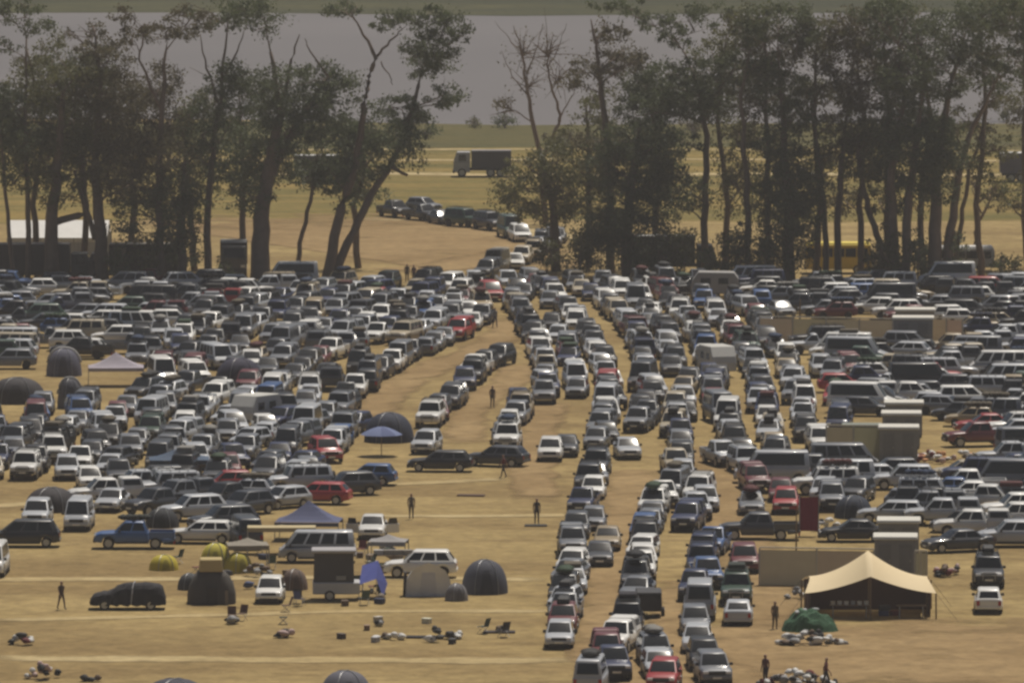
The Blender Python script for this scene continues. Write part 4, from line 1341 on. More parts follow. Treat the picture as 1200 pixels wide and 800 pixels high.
for k in range(7):
    q = ob('rubbish_bag', BAGS[k % 5], None, (g.x + RND.uniform(-1.0, .6), g.y + RND.uniform(-.6, .5), 1.02 + RND.uniform(-.05, .1)), k, RND.choice([(.55, .57, .55), (.4, .42, .42), (.08, .2, .1)]))
    q.scale = (.6, .6, .5)
    tag(q, 'pale bag lying on top of the green tarpaulin mound', 'rubbish bag', 'bags on the green mound')
claim(g.x, g.y, 0, 1.8, 1.5)

# red banner
g = G(948, 628)
t = thing('banner', 'dark red upright banner stretched between two posts', 'banner', g)
for x in (-.62, .62):
    ob('post', MB().tube([(x, 0, 0), (x, 0, 2.7)], .04, 6).mesh('post', STEEL), t)
vv, ff = [], []
for i in range(7):
    for j in range(7):
        vv.append((-.6 + 1.2 * i / 6, .05 * math.sin(i * 1.3 + j * .5) - .03, .35 + 2.25 * j / 6))
for i in range(6):
    for j in range(6):
        ff.append([i * 7 + j, (i + 1) * 7 + j, (i + 1) * 7 + j + 1, i * 7 + j + 1])
ob('cloth', mesh('cloth', vv, ff, CLOTH), t, None, 0, (.16, .012, .028))
claim(g.x, g.y, 0, .8, .3)
g = G(933, 645)
o = ob('flag_pole', MB().tube([(0, 0, 0), (0, 0, 1.4), (0.02, 0, 2.9)], [.06, .05, .03], 7).mesh('flag_pole', WOODP), None, g)
tag(o, 'thin dark pole standing beside the dark red banner', 'pole')
g = G(936, 377)
o = ob('flag_pole', MB().tube([(0, 0, 0), (0, 0, 1.2), (0.02, 0, 2.2)], [.09, .08, .06], 7).mesh('flag_pole', WOODP), None, (g.x, g.y - 3, 0))
tag(o, 'short dark post behind the beige fence near the gums', 'pole')

# tents
dome_tent(568, 694, 2.9, 2.05, (.075, .078, .10), 'large dark grey-blue dome tent at the edge of the straw field', .1, ln=3.0)
dome_tent(535, 703, 1.45, 1.05, (.20, .19, .20), 'small pale grey dome tent in front of the large dark dome', .3)
dome_tent(75, 440, 2.9, 2.2, (.12, .12, .165), 'grey-violet dome tent with a pale arched rim', 0, arc=(.55, .54, .53))
dome_tent(82, 478, 2.0, 2.3, (.10, .10, .12), 'narrow dark dome tent with a pale rim below the grey-violet dome', .2, arc=(.35, .34, .33))
dome_tent(20, 472, 4.6, 2.0, (.055, .05, .055), 'wide low charcoal dome tent on the straw at the edge of the camp', 0, ln=3.4)
dome_tent(280, 450, 3.9, 2.1, (.045, .043, .075), 'wide navy dome tent among the parked cars', .2, ln=3.2)
dome_tent(192, 667, 1.9, .95, (.55, .45, .04), 'small yellow tent pitched alone on the straw', .2)
dome_tent(253, 668, 2.1, 1.75, (.62, .54, .08), 'tall yellow tent behind the brown cabin tent', 0)
dome_tent(279, 670, 1.9, 1.25, (.5, .42, .05), 'yellow tent beside the tall yellow one', .4)
dome_tent(405, 822, 3.0, 1.75, (.13, .13, .16), 'grey-violet dome tent alone beyond the last worn track on the straw', .2)
dome_tent(205, 822, 3.6, 1.3, (.06, .06, .085), 'low dark dome tent alone beyond the last worn track on the straw', .1)
dome_tent(190, 617, 2.3, 1.25, (.03, .033, .038), 'small black dome tent behind the blue pickup', 0)
dome_tent(60, 598, 3.6, 1.6, (.045, .04, .045), 'dark dome tent behind the white minivan on the straw', 0)
dome_tent(1000, 606, 2.6, 1.5, (.035, .045, .07), 'navy dome tent beside silver hatchback near the wash cabins', 0)
gazebo(136, 452, 4.4, 3.0, 1.55, 2.7, (.42, .38, .44), 'pale lilac gazebo with a pointed top among the cars', .05)
gazebo(362, 632, 4.2, 3.0, 1.3, 2.6, (.10, .115, .22), 'blue-grey gazebo with a pointed top beside the white car with open doors', -.08)
gazebo(330, 648, 4.4, 1.6, 1.75, 1.85, (.55, .46, .27), 'flat beige awning stretched over camp gear beside the silver minibus', .02)
gazebo(210, 560, 4.2, 2.8, 1.4, 2.2, (.07, .11, .18), 'faded blue gazebo beside a small red car', .05)

dome_tent(345, 690, 1.7, 1.25, (.16, .11, .085), 'small brown dome tent beside the raised-lid trailer', .2)
dome_tent(222, 690, 1.5, 1.0, (.07, .075, .08), 'small slate dome tent beside the brown cabin tent', .1)
gazebo(290, 668, 2.6, 2.2, 1.7, 2.1, (.30, .27, .22), 'dusty grey awning over camp gear beside the yellow tents', .1)
gazebo(455, 660, 2.4, 2.0, 1.5, 1.9, (.34, .33, .33), 'pale grey awning between the open-door sedan and white tunnel tent', -.1)
# brown cabin tent with a beige top
g = G(248, 706)
t = thing('cabin_tent', 'brown-grey cabin tent with a beige flat top in front of the yellow tents', 'tent', g, .05)
wc = MB()
wv, wf = [], []
for j, (rx_, ry_, z) in enumerate([(1.62, 1.25, 0), (1.60, 1.22, .6), (1.46, 1.10, 1.15), (1.22, .96, 1.6), (.85, .85, 2.0)]):
    for k in range(16):
        th = 2 * math.pi * (k + .5) / 16
        q = (abs(math.cos(th)) ** 4 + abs(math.sin(th)) ** 4) ** -.25 * (1 - .04 * (k % 2))
        wv.append((rx_ * q * math.cos(th) * .93, ry_ * q * math.sin(th) * .93, z))
for j in range(4):
    for k in range(16):
        wf.append([j * 16 + k, j * 16 + (k + 1) % 16, (j + 1) * 16 + (k + 1) % 16, (j + 1) * 16 + k])
wf.append([64 + k for k in range(16)])
wc.add(wv, wf)
ob('wall_cloth', wc.mesh('wall_cloth', CANVAS, True), t, None, 0, (.085, .075, .065))
ob('roof', MB().box(-.76, .70, -.85, .85, 2.002, 2.75, .92, .85).mesh('roof', CANVAS, bevel=.05), t, None, 0, (.52, .41, .19))
ob('door', MB().box(-.35, .35, -1.25, -1.16, .03, 1.1, .9).mesh('door', CANVAS), t, None, 0, (.05, .045, .04))
ob('door_flap', MB().box(.8, 1.0, -1.30, -1.27, .0, .9).mesh('door_flap', CANVAS), t, None, 0, (.22, .18, .14))
claim(g.x, g.y, 0, 1.4, 1.2)

# white tunnel tent
g = G(501, 696)
t = thing('tunnel_tent', 'white tunnel tent with a peaked porch beside the dark dome', 'tent', g, .06)
v, f = [], []
for j in range(7):
    q = j / 6
    a, h = 1.42 - .14 * q, 2.0 - .45 * q
    for k in range(13):
        th = math.pi * k / 12
        z = h * math.sin(th) ** .62
        v.append((-a * math.cos(th), -1.3 + 3.0 * q, z + (.12 if k == 6 and j == 0 else 0)))
for j in range(6):
    for k in range(12):
        f.append([j * 13 + k, j * 13 + k + 1, (j + 1) * 13 + k + 1, (j + 1) * 13 + k])
f.append(list(range(13)))
f.append([6 * 13 + k for k in range(13)][::-1])
ob('shell', mesh('shell', v, f, CANVAS, True), t, None, 0, (.80, .79, .78))
ob('door', MB().box(-.5, .5, -1.325, -1.305, .03, 1.45, .8).mesh('door', CANVAS), t, None, 0, (.70, .69, .69))
ob('side_flap', MB().box(-1.55, -1.28, -1.2, -.4, 0, 1.5, .5).mesh('side_flap', CANVAS), t, None, 0, (.06, .06, .065))
claim(g.x, g.y + .2, 0, 1.5, 1.7)


# umbrella of eight panels
def umbrella(px, py, R, h, cols, label, tilt=0.0):
    g = G(px, py)
    t = thing('beach_umbrella', label, 'umbrella', g)
    ob('pole', MB().tube([(0, 0, 0), (0, 0, h + .05)], .035, 7).mesh('pole', WOODP), t)
    for k in range(8):
        a0, a1 = 2 * math.pi * k / 8, 2 * math.pi * (k + 1) / 8
        v, f = [], []
        for j in range(6):
            q = j / 5
            r = R * q
            z = h - .62 * R * .62 * q ** 1.7
            for m in range(4):
                th = a0 + (a1 - a0) * m / 3
                sag = (1 - .07 * math.sin(math.pi * m / 3) * q)
                v.append((r * sag * math.cos(th), r * sag * math.sin(th), z))
        for j in range(5):
            for m in range(3):
                f.append([j * 4 + m, (j + 1) * 4 + m, (j + 1) * 4 + m + 1, j * 4 + m + 1])
        ob('panel', mesh('panel', v, f, CANVAS, True), t, None, 0, cols[k % len(cols)])
        ob('rib', MB().tube([(0, 0, h - .03), (R * .5 * math.cos(a0), R * .5 * math.sin(a0), h - .15 * R), (R * math.cos(a0), R * math.sin(a0), h - .40 * R)], .012, 4).mesh('rib', STEEL), t)
    claim(g.x, g.y, 0, .5, .5)
    return t


NV_, LB = (.03, .04, .075), (.16, .20, .36)
umbrella(447, 534, 1.55, 2.15, [LB, LB, (.09, .12, .26), LB], 'bright blue umbrella standing before a navy dome by the lane')
dome_tent(456, 517, 3.7, 2.15, (.035, .042, .07), 'big navy dome tent behind the bright blue umbrella', 0)

# covered car
g = G(150, 713)
rzc = math.radians(181)
t = thing('covered_car', 'car wrapped in a black cover with one pale strap, alone on the straw field', 'car', g, rzc)
v, f = [], []
NX, NS = 22, 11
rr = random.Random(8)
pr = [(-2.3, .70), (-2.22, 1.28), (-2.0, 1.50), (-1.2, 1.62), (.1, 1.60), (.6, 1.45), (1.1, 1.12), (1.9, 1.0), (2.2, .85), (2.3, .6)]
for i in range(NX + 1):
    x = -2.3 + 4.6 * i / NX
    zt = interp(pr, x)
    hw = .93 * (1 - .13 * (abs(x) / 2.3) ** 6)
    for k in range(NS):
        th = math.pi * k / (NS - 1)
        c_, s_ = math.cos(th), math.sin(th)
        y = -hw * math.copysign(abs(c_) ** .45, c_) * (1 - .16 * s_ * (zt > 1.2))
        z = .30 + (zt - .30) * s_ ** .5
        v.append((x + rr.uniform(-.03, .03), y + rr.uniform(-.03, .03), z + rr.uniform(-.03, .03) + (.05 * math.sin(i * 2.1) if k in (0, NS - 1) else 0)))
for i in range(NX):
    for k in range(NS - 1):
        f.append([i * NS + k, (i + 1) * NS + k, (i + 1) * NS + k + 1, i * NS + k + 1])
f.append(list(range(NS)))
f.append([NX * NS + k for k in range(NS)][::-1])
ob('cover', mesh('cover', v, f, CLOTH), t, None, 0, (.016, .015, .02))
st = MB()
p = []
for k in range(NS):
    q = Vector(v[10 * NS + k])
    p.append((q.x - .3 + .3 * (k / NS), q.y * 1.03, q.z + .03))
ob('strap', st.tube(p, .035, 5).mesh('strap', CLOTH), t, None, 0, (.45, .45, .48))
wheels_on(t, [-1.4, 1.4], .90, .32, .2)
claim(g.x, g.y, rzc, 2.4, 1.0)

# pop-up camping trailer
g = G(396, 702)
t = thing('camping_trailer', 'silver camping trailer with a raised lid and dark cloth sides', 'trailer', g, .02)
ob('body', MB().box(-1.55, 1.35, -.95, .95, .42, 1.15).mesh('body', PANEL, bevel=.05), t, None, 0, (.46, .46, .47))
ob('canvas_wall', MB().box(-1.5, 1.0, -.85, .85, 1.152, 2.95, .96, .96).mesh('canvas_wall', CANVAS), t, None, 0, (.085, .08, .08))
ob('lid', MB().box(-1.62, 1.12, -1.0, 1.0, 2.952, 3.15).mesh('lid', PANEL, bevel=.05), t, None, 0, (.36, .35, .36))
ob('draw_bar', MB().box(1.35, 2.2, -.06, .06, .45, .55).mesh('draw_bar', STEEL), t)
ob('vent_panel', MB().box(-.1, .5, -.87, -.855, 1.3, 1.55).mesh('vent_panel', CANVAS), t, None, 0, (.3, .3, .3))
wheels_on(t, [-.5], .98, .33, .2)
claim(g.x, g.y, 0, 1.8, 1.1)
# blue tarp shelter next to it
g = G(437, 700)
t = thing('tarp_shelter', 'small blue tarpaulin lean-to beside the raised-lid trailer', 'shelter', g, -.1)
v = [(-.75, -1, .9), (.35, -1.1, 1.3), (.75, -1, .1), (-.75, .9, 1.9), (.2, 1, 2.2), (.8, .9, .8)]
ob('tarpaulin', mesh('tarpaulin', v, [[0, 1, 4, 3], [1, 2, 5, 4]], CLOTH), t, None, 0, (.07, .09, .33))
for (x, y, z) in ((-.75, -1, .9), (.35, -1.1, 1.3), (-.75, .9, 1.9), (.2, 1, 2.2)):
    ob('pole', MB().tube([(x, y, 0), (x, y, z)], .025, 5).mesh('pole', STEEL), t)
claim(g.x, g.y, 0, .9, 1.2)
heap(443, 699, 5, 1.0, .7, [('dark green', (.025, .06, .03)), WH, BK], 'bag under the blue lean-to', 'bags under the blue lean-to')


# ------------------------------------------------------------------ trailers
def box_trailer(px, py, ang, col, label, L=2.6, h=1.5):
    g = G(px, py)
    rz = math.radians(ang)
    if clash(g.x, g.y, rz, L / 2 + .1, .95):
        return
    t = thing('box_trailer', label, 'trailer', g, rz)
    ob('box', MB().box(-L / 2, L / 2, -.8, .8, .45, h, .98, .96).mesh('box', PANEL, bevel=.05), t, None, 0, col)
    ob('lid', MB().box(-L / 2 - .02, L / 2 + .02, -.80, .80, h + .002, h + .12, .95, .9).mesh('lid', PANEL, bevel=.03), t, None, 0, tuple(min(.75, c * 1.2) for c in col))
    ob('draw_bar', MB().box(L / 2, L / 2 + .9, -.05, .05, .42, .5).mesh('draw_bar', STEEL), t)
    wheels_on(t, [-.1], .96, .31, .2)
    claim(g.x, g.y, rz, L / 2 + .2, .95)
    return t


def caravan(px, py, ang, label, col=(.62, .61, .58), L=4.4):
    g = G(px, py)
    rz = math.radians(ang)
    t = thing('caravan', label, 'caravan', g, rz)
    n = L / 2
    m = MB()
    pr_ = [(-n, .55), (-n + .08, 1.9), (-n + .5, 2.45), (n - .7, 2.5), (n - .15, 1.7), (n, 1.2), (n - .05, .5)]
    v = [(x, -1.02, z) for x, z in pr_] + [(x, 1.02, z) for x, z in pr_]
    k = len(pr_)
    f = [list(range(k)), [k + i for i in range(k)][::-1]] + [[i, i + k, (i + 1) % k + k, (i + 1) % k] for i in range(k)]
    m.add(v, f)
    ob('body', fix_normals(m.mesh('body', PANEL, bevel=.06)), t, None, 0, col)
    for x in (-1.2, .4):
        for s_ in (1, -1):
            ob('side_window', MB().box(x, x + .9, min(s_ * 1.0, s_ * 1.035), max(s_ * 1.0, s_ * 1.035), 1.4, 1.95).mesh('side_window', GLASS), t)
    ob('rear_window', MB().box(-n - .0, -n + .1, -.6, .6, 1.35, 1.8).mesh('rear_window', GLASS), t)
    ob('draw_bar', MB().box(n - .1, n + .9, -.06, .06, .45, .55).mesh('draw_bar', STEEL), t)
    wheels_on(t, [-.1], 1.0, .33, .2)
    claim(g.x, g.y, rz, n + .2, 1.15)
    return t


# ------------------------------------------------------------------ cars that can be told apart
F = -92       # nose to the camera
hand(656, 757, F, 'hatchback', 'silver', 'silver hatchback at the head of the queue column beside the straw field')
hand(865, 730, 88, 'sedan', 'silver', 'silver sedan with its tail to the open sand, alone at its column end')
hand(1158, 716, 88, 'hatchback', 'white', 'white hatchback with its tail to the open sand behind the dark off-road car')
hand(1158, 686, F, 'off_road_car', 'charcoal', 'charcoal off-road car facing out behind the white hatchback near the cream tent', 0)
hand(1185, 640, 182, 'sports_utility_car', 'silver', 'silver sports utility car seen from its side beyond the sandy yard')
hand(1122, 646, 200, 'sedan', 'charcoal', 'charcoal sedan beside the wash cabins behind the cream tent')
hand(1000, 634, 180, 'sedan', 'black', 'black sedan broadside behind the cream tent')
hand(890, 632, 180, 'double_cab_pickup', 'charcoal', 'charcoal double cab pickup broadside behind the dark red banner')
hand(1060, 573, 180, 'sports_utility_car', 'silver', 'silver sports utility car broadside in front of the middle wash cabins', )
hand(985, 572, 180, 'minibus', 'silver', 'silver minibus broadside next to the silver sports utility car')
hand(905, 566, 180, 'panel_van', 'silver', 'silver panel van broadside behind the maroon hatchback')
hand(915, 586, F, 'hatchback', 'maroon', 'maroon hatchback facing out beside the queue column')
hand(1135, 580, 180, 'double_cab_pickup', 'white', 'white double cab pickup broadside beside the orange rubbish heap')
hand(1045, 612, 175, 'station_wagon', 'silver', 'silver station wagon broadside beside the navy dome tent')
hand(1105, 615, 178, 'canopy_pickup', 'silver', 'silver canopy pickup broadside in the yard between wash cabins')
hand(1188, 604, 185, 'sedan', 'beige', 'beige sedan broadside beside the silver canopy pickup')
hand(845, 545, -75, 'double_cab_pickup', 'silver', 'silver double cab pickup facing out at a slant beside the sandy lane')
hand(645, 539, F, 'crossover', 'white', 'white crossover car alone on the sand between the queue columns')
hand(664, 533, F, 'sedan', 'charcoal', 'charcoal sedan half behind the lone white crossover')
hand(735, 536, -85, 'sedan', 'silver', 'silver-grey sedan at the open end of its column on the sandy lane')
hand(800, 566, F, 'crossover', 'silver', 'silver crossover car with a sun glint on its bonnet in the slanting column')
hand(500, 530, -100, 'crossover', 'silver', 'silver crossover car facing the long dark pair of cars')
hand(516, 552, 176, 'station_wagon', 'black', 'black station wagon, rear one of the dark pair parked across the lane end')
hand(582, 546, 160, 'station_wagon', 'charcoal', 'charcoal station wagon, front one of the dark pair parked across the lane end')
hand(432, 568, 172, 'hatchback', 'blue', 'blue hatchback beside the dark pair parked across the lane end')
hand(372, 590, 170, 'station_wagon', 'red', 'red station wagon broadside at the edge of the straw field')
hand(408, 580, 200, 'crossover', 'charcoal', 'charcoal crossover between the red wagon and the blue hatchback')
hand(332, 595, -140, 'hatchback', 'silver', 'silver hatchback at the edge of the straw next to the red wagon')
hand(266, 576, 190, 'hatchback', 'red', 'small red hatchback broadside beside the faded blue gazebo')
hand(158, 642, 180, 'double_cab_pickup', 'blue', 'blue double cab pickup broadside on the straw', 1, (.03, .035, .03))
hand(28, 640, 180, 'people_carrier', 'black', 'black people carrier broadside on the straw at the camp edge')
hand(-8, 673, F, 'minibus', 'white', 'white minibus standing before the black people carrier on the straw')
hand(93, 619, F, 'minibus', 'silver', 'silver minibus facing out on the straw beside the dark dome tent')
hand(44, 615, F, 'sports_utility_car', 'silver', 'silver sports utility car in front of the dark dome tent')
hand(262, 622, 200, 'sports_utility_car', 'charcoal', 'charcoal sports utility car in the camp beyond the yellow tents')
hand(236, 636, 175, 'station_wagon', 'white', 'white station wagon in the camp behind the tall yellow tent')
hand(288, 640, 100, 'minibus', 'charcoal', 'charcoal minibus with its tail to the yellow tents')
hand(317, 704, F, 'hatchback', 'white', 'small white hatchback with a bright glinting windscreen in the camp')
hand(372, 658, 180, 'minibus', 'silver', 'silver minibus broadside behind the raised-lid trailer')
hand(493, 676, 178, 'sports_utility_car', 'white', 'white sports utility car behind the white tunnel tent')
oc = hand(437, 629, F, 'sedan', 'white', 'white sedan facing out with both front doors open on the straw')
for s_ in (1, -1):
    d_ = ob('open_door', MB().box(-.95, 0, -.04, .04, .32, .92).mesh('open_door', PAINT, bevel=.02), oc, (.75, s_ * .92, 0), -s_ * 1.05, COLS['white'])
    ob('door_window', MB().box(-.85, -.12, -.015, .015, .925, 1.30, .75).mesh('door_window', GLASS), d_)
hand(745, 690, F, 'racked_pickup', 'charcoal', 'charcoal loaded pickup bulging with side bags in the middle queue column', 1, (.03, .03, .035))
hand(735, 742, F, 'off_road_car', 'black', 'black off-road car under a dark tarpaulin load in the middle queue column', 2, (.025, .022, .03))
hand(820, 723, 88, 'panel_van', 'silver', 'silver panel van with its tail to the sandy yard among the queue columns')
hand(817, 762, F, 'station_wagon', 'silver', 'silver station wagon with a bonnet glint next to the panel van')
hand(863, 706, F, 'off_road_car', 'green', 'dark green off-road car in front of the pale sedan tail', 2, (.03, .04, .035))
hand(190, 452, -80, 'panel_van', 'white', 'white panel van between the lilac gazebo and the navy dome')
hand(1150, 396, 180, 'double_cab_pickup', 'navy', 'navy double cab pickup broadside beside the far wash cabins', 1, (.04, .045, .07))
hand(1110, 336, 180, 'panel_van', 'white', 'long white panel van broadside at the foot of the broad gum')
hand(340, 336, 180, 'panel_van', 'white', 'white panel van broadside beside the massive gum')
hand(575, 352, -80, 'people_carrier', 'red', 'bright red people carrier in the bend of the incoming queue')
hand(880, 337, 180, 'minibus', 'white', 'white minibus broadside under the narrow-stemmed gum')
box_trailer(1010, 520, 178, (.16, .18, .15), 'green-grey box trailer beside the olive screen fence', 3.0, 1.4)
box_trailer(760, 722, 90, (.03, .03, .035), 'black box trailer in the middle queue column')
caravan(840, 440, -75, 'pale caravan standing among the queue columns', (.5, .49, .46))
caravan(838, 350, 178, 'grey caravan broadside behind the queue columns under the gums', (.33, .32, .31))
caravan(300, 500, -120, 'pale caravan among the cars of the marquee-side block', (.5, .49, .46))

# ------------------------------------------------------------------ columns and rows
Q = 'in the queue column '
row([(690, 790 + 30), (693, 800)], Q + 'at the sandy yard')
row([(664, 742), (668, 700), (676, 655), (686, 610), (691, 570), (698, 535), (708, 508), (716, 478), (714, 448), (704, 428), (693, 408), (672, 376), (645, 350), (622, 332)][::-1],
    Q + 'bordering the straw field', gap=(.25, .9))
row([(707, 600), (714, 570), (722, 545)][::-1], Q + 'at the sandy lane mouth', gap=(.5, 2))
row([(748, 512), (757, 482), (760, 450), (750, 415), (732, 385), (705, 358), (672, 338)][::-1], Q + 'ending at the silver-grey sedan', gap=(.5, 1.6))
row([(712, 812), (716, 765), (734, 722), (744, 690), (753, 655), (763, 620), (780, 590), (795, 562), (798, 535), (792, 505), (795, 475), (790, 447), (778, 415), (760, 385), (735, 357), (700, 336)][::-1],
    Q + 'with the tarpaulin load', gap=(.5, 1.8))
row([(775, 812), (768, 765), (770, 735), (778, 700), (792, 665), (800, 635), (818, 605), (824, 580)][::-1], Q + 'beside the tarpaulin load', gap=(.5, 1.8))
row([(842, 815), (828, 780), (822, 745), (818, 700), (828, 665), (835, 635), (838, 610)][::-1], Q + 'ending with the panel van', gap=(.6, 2.2))
row([(872, 690), (862, 660), (855, 630)][::-1], Q + 'behind the dark green off-road car', gap=(.6, 2.0))
row([(884, 612), (884, 580), (875, 550), (858, 520), (846, 490), (838, 462), (832, 440), (822, 410), (802, 380), (775, 352), (745, 336)][::-1], Q + 'passing the pale caravan', gap=(.5, 1.7))
row([(908, 535), (900, 500), (890, 470), (880, 440), (868, 410), (850, 385), (825, 358), (800, 340)][::-1], Q + 'fence-side of the pale caravan', gap=(.5, 1.8))
row([(950, 520), (945, 490), (935, 462), (922, 435), (912, 415)][::-1], Q + 'below the beige fence', gap=(.6, 2.2))
row([(642, 478), (640, 450), (636, 425), (626, 400), (610, 372), (592, 346)][::-1], Q + 'before the lone white crossover', gap=(.5, 1.6))
row([(680, 500), (676, 470), (670, 440), (664, 418), (650, 390), (628, 362), (608, 342)][::-1], Q + 'beside the lone white crossover', gap=(.5, 2.0))
# queue coming in from the far side
row([(600, 318), (622, 305), (640, 292), (655, 280)], 'in the incoming queue beneath the pale olive gum', flip=1)
row([(560, 330), (590, 318), (612, 306), (632, 296)], 'in the incoming queue at the bare field', flip=1)
row([(440, 252), (480, 257), (520, 263), (560, 268), (612, 274)], 'in the string of cars crossing the bare field', gap=(.4, 1.5), detail=1)
row([(585, 276), (612, 284), (632, 293)], 'at the bend of the string of cars', gap=(.2, .8), detail=1)
row([(470, 246), (520, 250)], 'parked on the meadow behind the string of cars', gap=(.3, 1.5), detail=0)
row([(530, 211), (610, 212)], 'beside the lorry on the meadow track', gap=(1, 4), detail=0)
row([(860, 214), (1010, 214)], 'on the meadow track beyond the yellow bus', gap=(6, 16), detail=0)
# left block: columns fanning from the entrance
L = 'in the marquee-side column '
row([(566, 376), (540, 395), (508, 411), (476, 425), (448, 441), (425, 460), (402, 480), (380, 500)], L + 'along the sandy entrance lane', gap=(.5, 1.4))
row([(604, 418), (568, 435), (543, 455), (524, 478), (510, 500)], L + 'that meets the dark pair of cars', gap=(.5, 1.4))
row([(616, 478), (604, 493), (594, 510), (588, 530)], L + 'beside the dark pair of cars', gap=(.4, 1.2))
row([(520, 366), (480, 384), (440, 401), (392, 421), (360, 436), (330, 456), (308, 476)], L + 'next to the navy dome', gap=(.5, 1.5))
row([(524, 347), (470, 362), (420, 378), (375, 396), (336, 412), (318, 425)], L + 'ending behind the navy dome', gap=(.5, 1.5))
row([(540, 338), (500, 348), (452, 358)], L + 'under the bare field', gap=(.4, 1.2))
row([(470, 337), (412, 350), (360, 366), (310, 385), (272, 402), (240, 418)], L + 'starting by the massive gum', gap=(.5, 1.5))
row([(420, 336), (360, 348), (310, 362), (268, 380), (225, 398), (196, 412)], L + 'inside the gum-side block', gap=(.5, 1.5))
for k in range(9):
    row([(424 - 46 * k, 492 - 3 * min(k, 4)), (398 - 46 * k, 522), (372 - 46 * k, 548), (352 - 46 * k, 566)],
        L + ['shaded by the blue umbrella', 'second from the blue umbrella', 'through the pale caravan', 'behind the faded blue gazebo', 'beside the faded blue gazebo', 'fourth from the charcoal dome', 'third from the charcoal dome', 'second from the charcoal dome', 'below the charcoal dome'][k], gap=(.7, 2.8), p=.93, jit=8)
for k in range(3):
    row([(270 - 40 * k, 462 + 2 * k), (246 - 40 * k, 476 + 2 * k)], 'in the short row between the domes and the marquee-side block', gap=(.6, 2), jit=8)
# left rows seen from the side, under the gums
for k, y in enumerate([341, 347, 353, 360, 367, 375, 383, 392, 401, 411, 421, 432]):
    x1 = [440, 400, 370, 330, 290, 262, 235, 215, 190, 175, 160, 45][k]
    row([(-40, y + 1), (x1, y - 1)], 'in the ' + ['first', 'second', 'third', 'fourth', 'fifth', 'sixth', 'seventh', 'eighth', 'ninth', 'tenth', 'eleventh', 'twelfth'][k] + ' marquee-side row from the gum trunks', gap=(.5, 2.4), ang=RND.choice([0, 180]), jit=7, flip=.4, p=.92)
# right rows seen from the side
R_ = 'bus-side '
for k, (y, x0, x1, nm) in enumerate([
    (336, 720, 1240, 'first row under the gums'), (342, 680, 1240, 'second row under the gums'), (349, 760, 1240, 'third row under the gums'), (356, 790, 1240, 'fourth row under the gums'),
    (364, 820, 1240, 'fifth row under the gums'), (373, 840, 1240, 'row just behind the beige fence'), (382, 1095, 1240, 'behind the short beige fence'), (390, 1100, 1240, 'beside the far wash cabins'),
    (412, 930, 1240, 'first row below the beige fence'), (421, 935, 1240, 'second row below the beige fence'), (431, 950, 1040, 'third row below the beige fence'), (432, 1060, 1240, 'third row below the beige fence'),
    (443, 955, 1240, 'fourth row below the beige fence'), (455, 960, 1240, 'fifth row below the beige fence'), (468, 965, 1240, 'sixth row below the beige fence'), (482, 960, 1030, 'beside the back wash cabin'),
    (484, 1110, 1240, 'row right of the back wash cabin'), (498, 955, 1020, 'behind the olive fence'), (500, 1140, 1240, 'row beyond the orange heap'), (516, 1150, 1240, 'second row beyond the orange heap'), (532, 1150, 1240, 'third row beyond the orange heap'),
    (552, 930, 1030, 'in front of the olive fence'), (550, 1155, 1240, 'fourth row beyond the orange heap'), (590, 960, 985, 'by the maroon hatchback'), (598, 1090, 1240, 'row before the sandy yard'), (628, 1070, 1150, 'at the back of the sandy yard')]):
    row([(x0, y), (x1, y + 1)], R_ + nm, gap=(.5, 2.2), ang=RND.choice([0, 180]), jit=6, flip=.4, p=.94)
# facing columns filling the middle under the gums
for k in range(5):
    row([(640 + 44 * k, 334), (690 + 40 * k, 352), (730 + 36 * k, 372)], 'packed between queue columns near the dark lorry', gap=(.5, 1.6))

# vehicles squeezed in wherever a gap is left between the columns
LANES = [([(600, 372), (588, 395), (560, 412), (520, 425), (480, 445), (445, 470), (425, 505)], 4.2), ([(612, 425), (595, 450), (570, 462), (550, 485), (545, 520)], 3.6),
         ([(640, 470), (630, 500), (620, 545), (630, 590)], 4.0), ([(735, 600), (745, 545), (725, 500)], 3.0), ([(860, 620), (850, 560), (815, 520)], 2.6), ([(390, 440), (420, 425), (470, 405)], 1.6)]
LSEG = []
for pa, wd in LANES:
    q = [G(*p) for p in pa]
    LSEG += [(a, b, wd / 2 + 1.0) for a, b in zip(q, q[1:])]


def in_lane(p):
    for a, b, r in LSEG:
        d = b - a
        u = max(0, min(1, (p - a).dot(d) / d.dot(d)))
        if (a + d * u - p).length < r:
            return True
    return False


def inside(poly, x, y):
    c = False
    for i in range(len(poly)):
        (x0, y0), (x1, y1) = poly[i - 1], poly[i]
        if (y0 > y) != (y1 > y) and x < (x1 - x0) * (y - y0) / (y1 - y0) + x0:
            c = not c
    return c


def fill(poly, where, tries, margin=.03):
    tries *= 2
    cars = [q for q in FOOT if 1.8 < q[4] < 3.0 and q[5] < 1.2]
    xs, ys = [p[0] for p in poly], [p[1] for p in poly]
    for k in range(tries):
        x, y = RND.uniform(min(xs), max(xs)), RND.uniform(min(ys), max(ys))
        if not inside(poly, x, y):
            continue
        pos = G(x, y)
        if in_lane(pos):
            continue
        n = min(cars, key=lambda q: (q[0] - pos.x) ** 2 + (q[1] - pos.y) ** 2)
        rz = math.atan2(n[3], n[2]) + math.radians(RND.gauss(0, 6))
        model = pick(MW)
        md = MODELS[model]
        if clash(pos.x, pos.y, rz, md['L'] / 2 + .12, md['W'] / 2 + .1, margin):
            continue
        load = RND.choice([0, 1, 1, 2]) if RND.random() < .2 and model not in ('panel_van', 'single_cab_pickup', 'double_cab_pickup') else None
        dd = 2 if y > 500 else (1 if y > 400 else 0)
        add_car(pos, rz, model, pick(CW), where, load, None, None, dd)


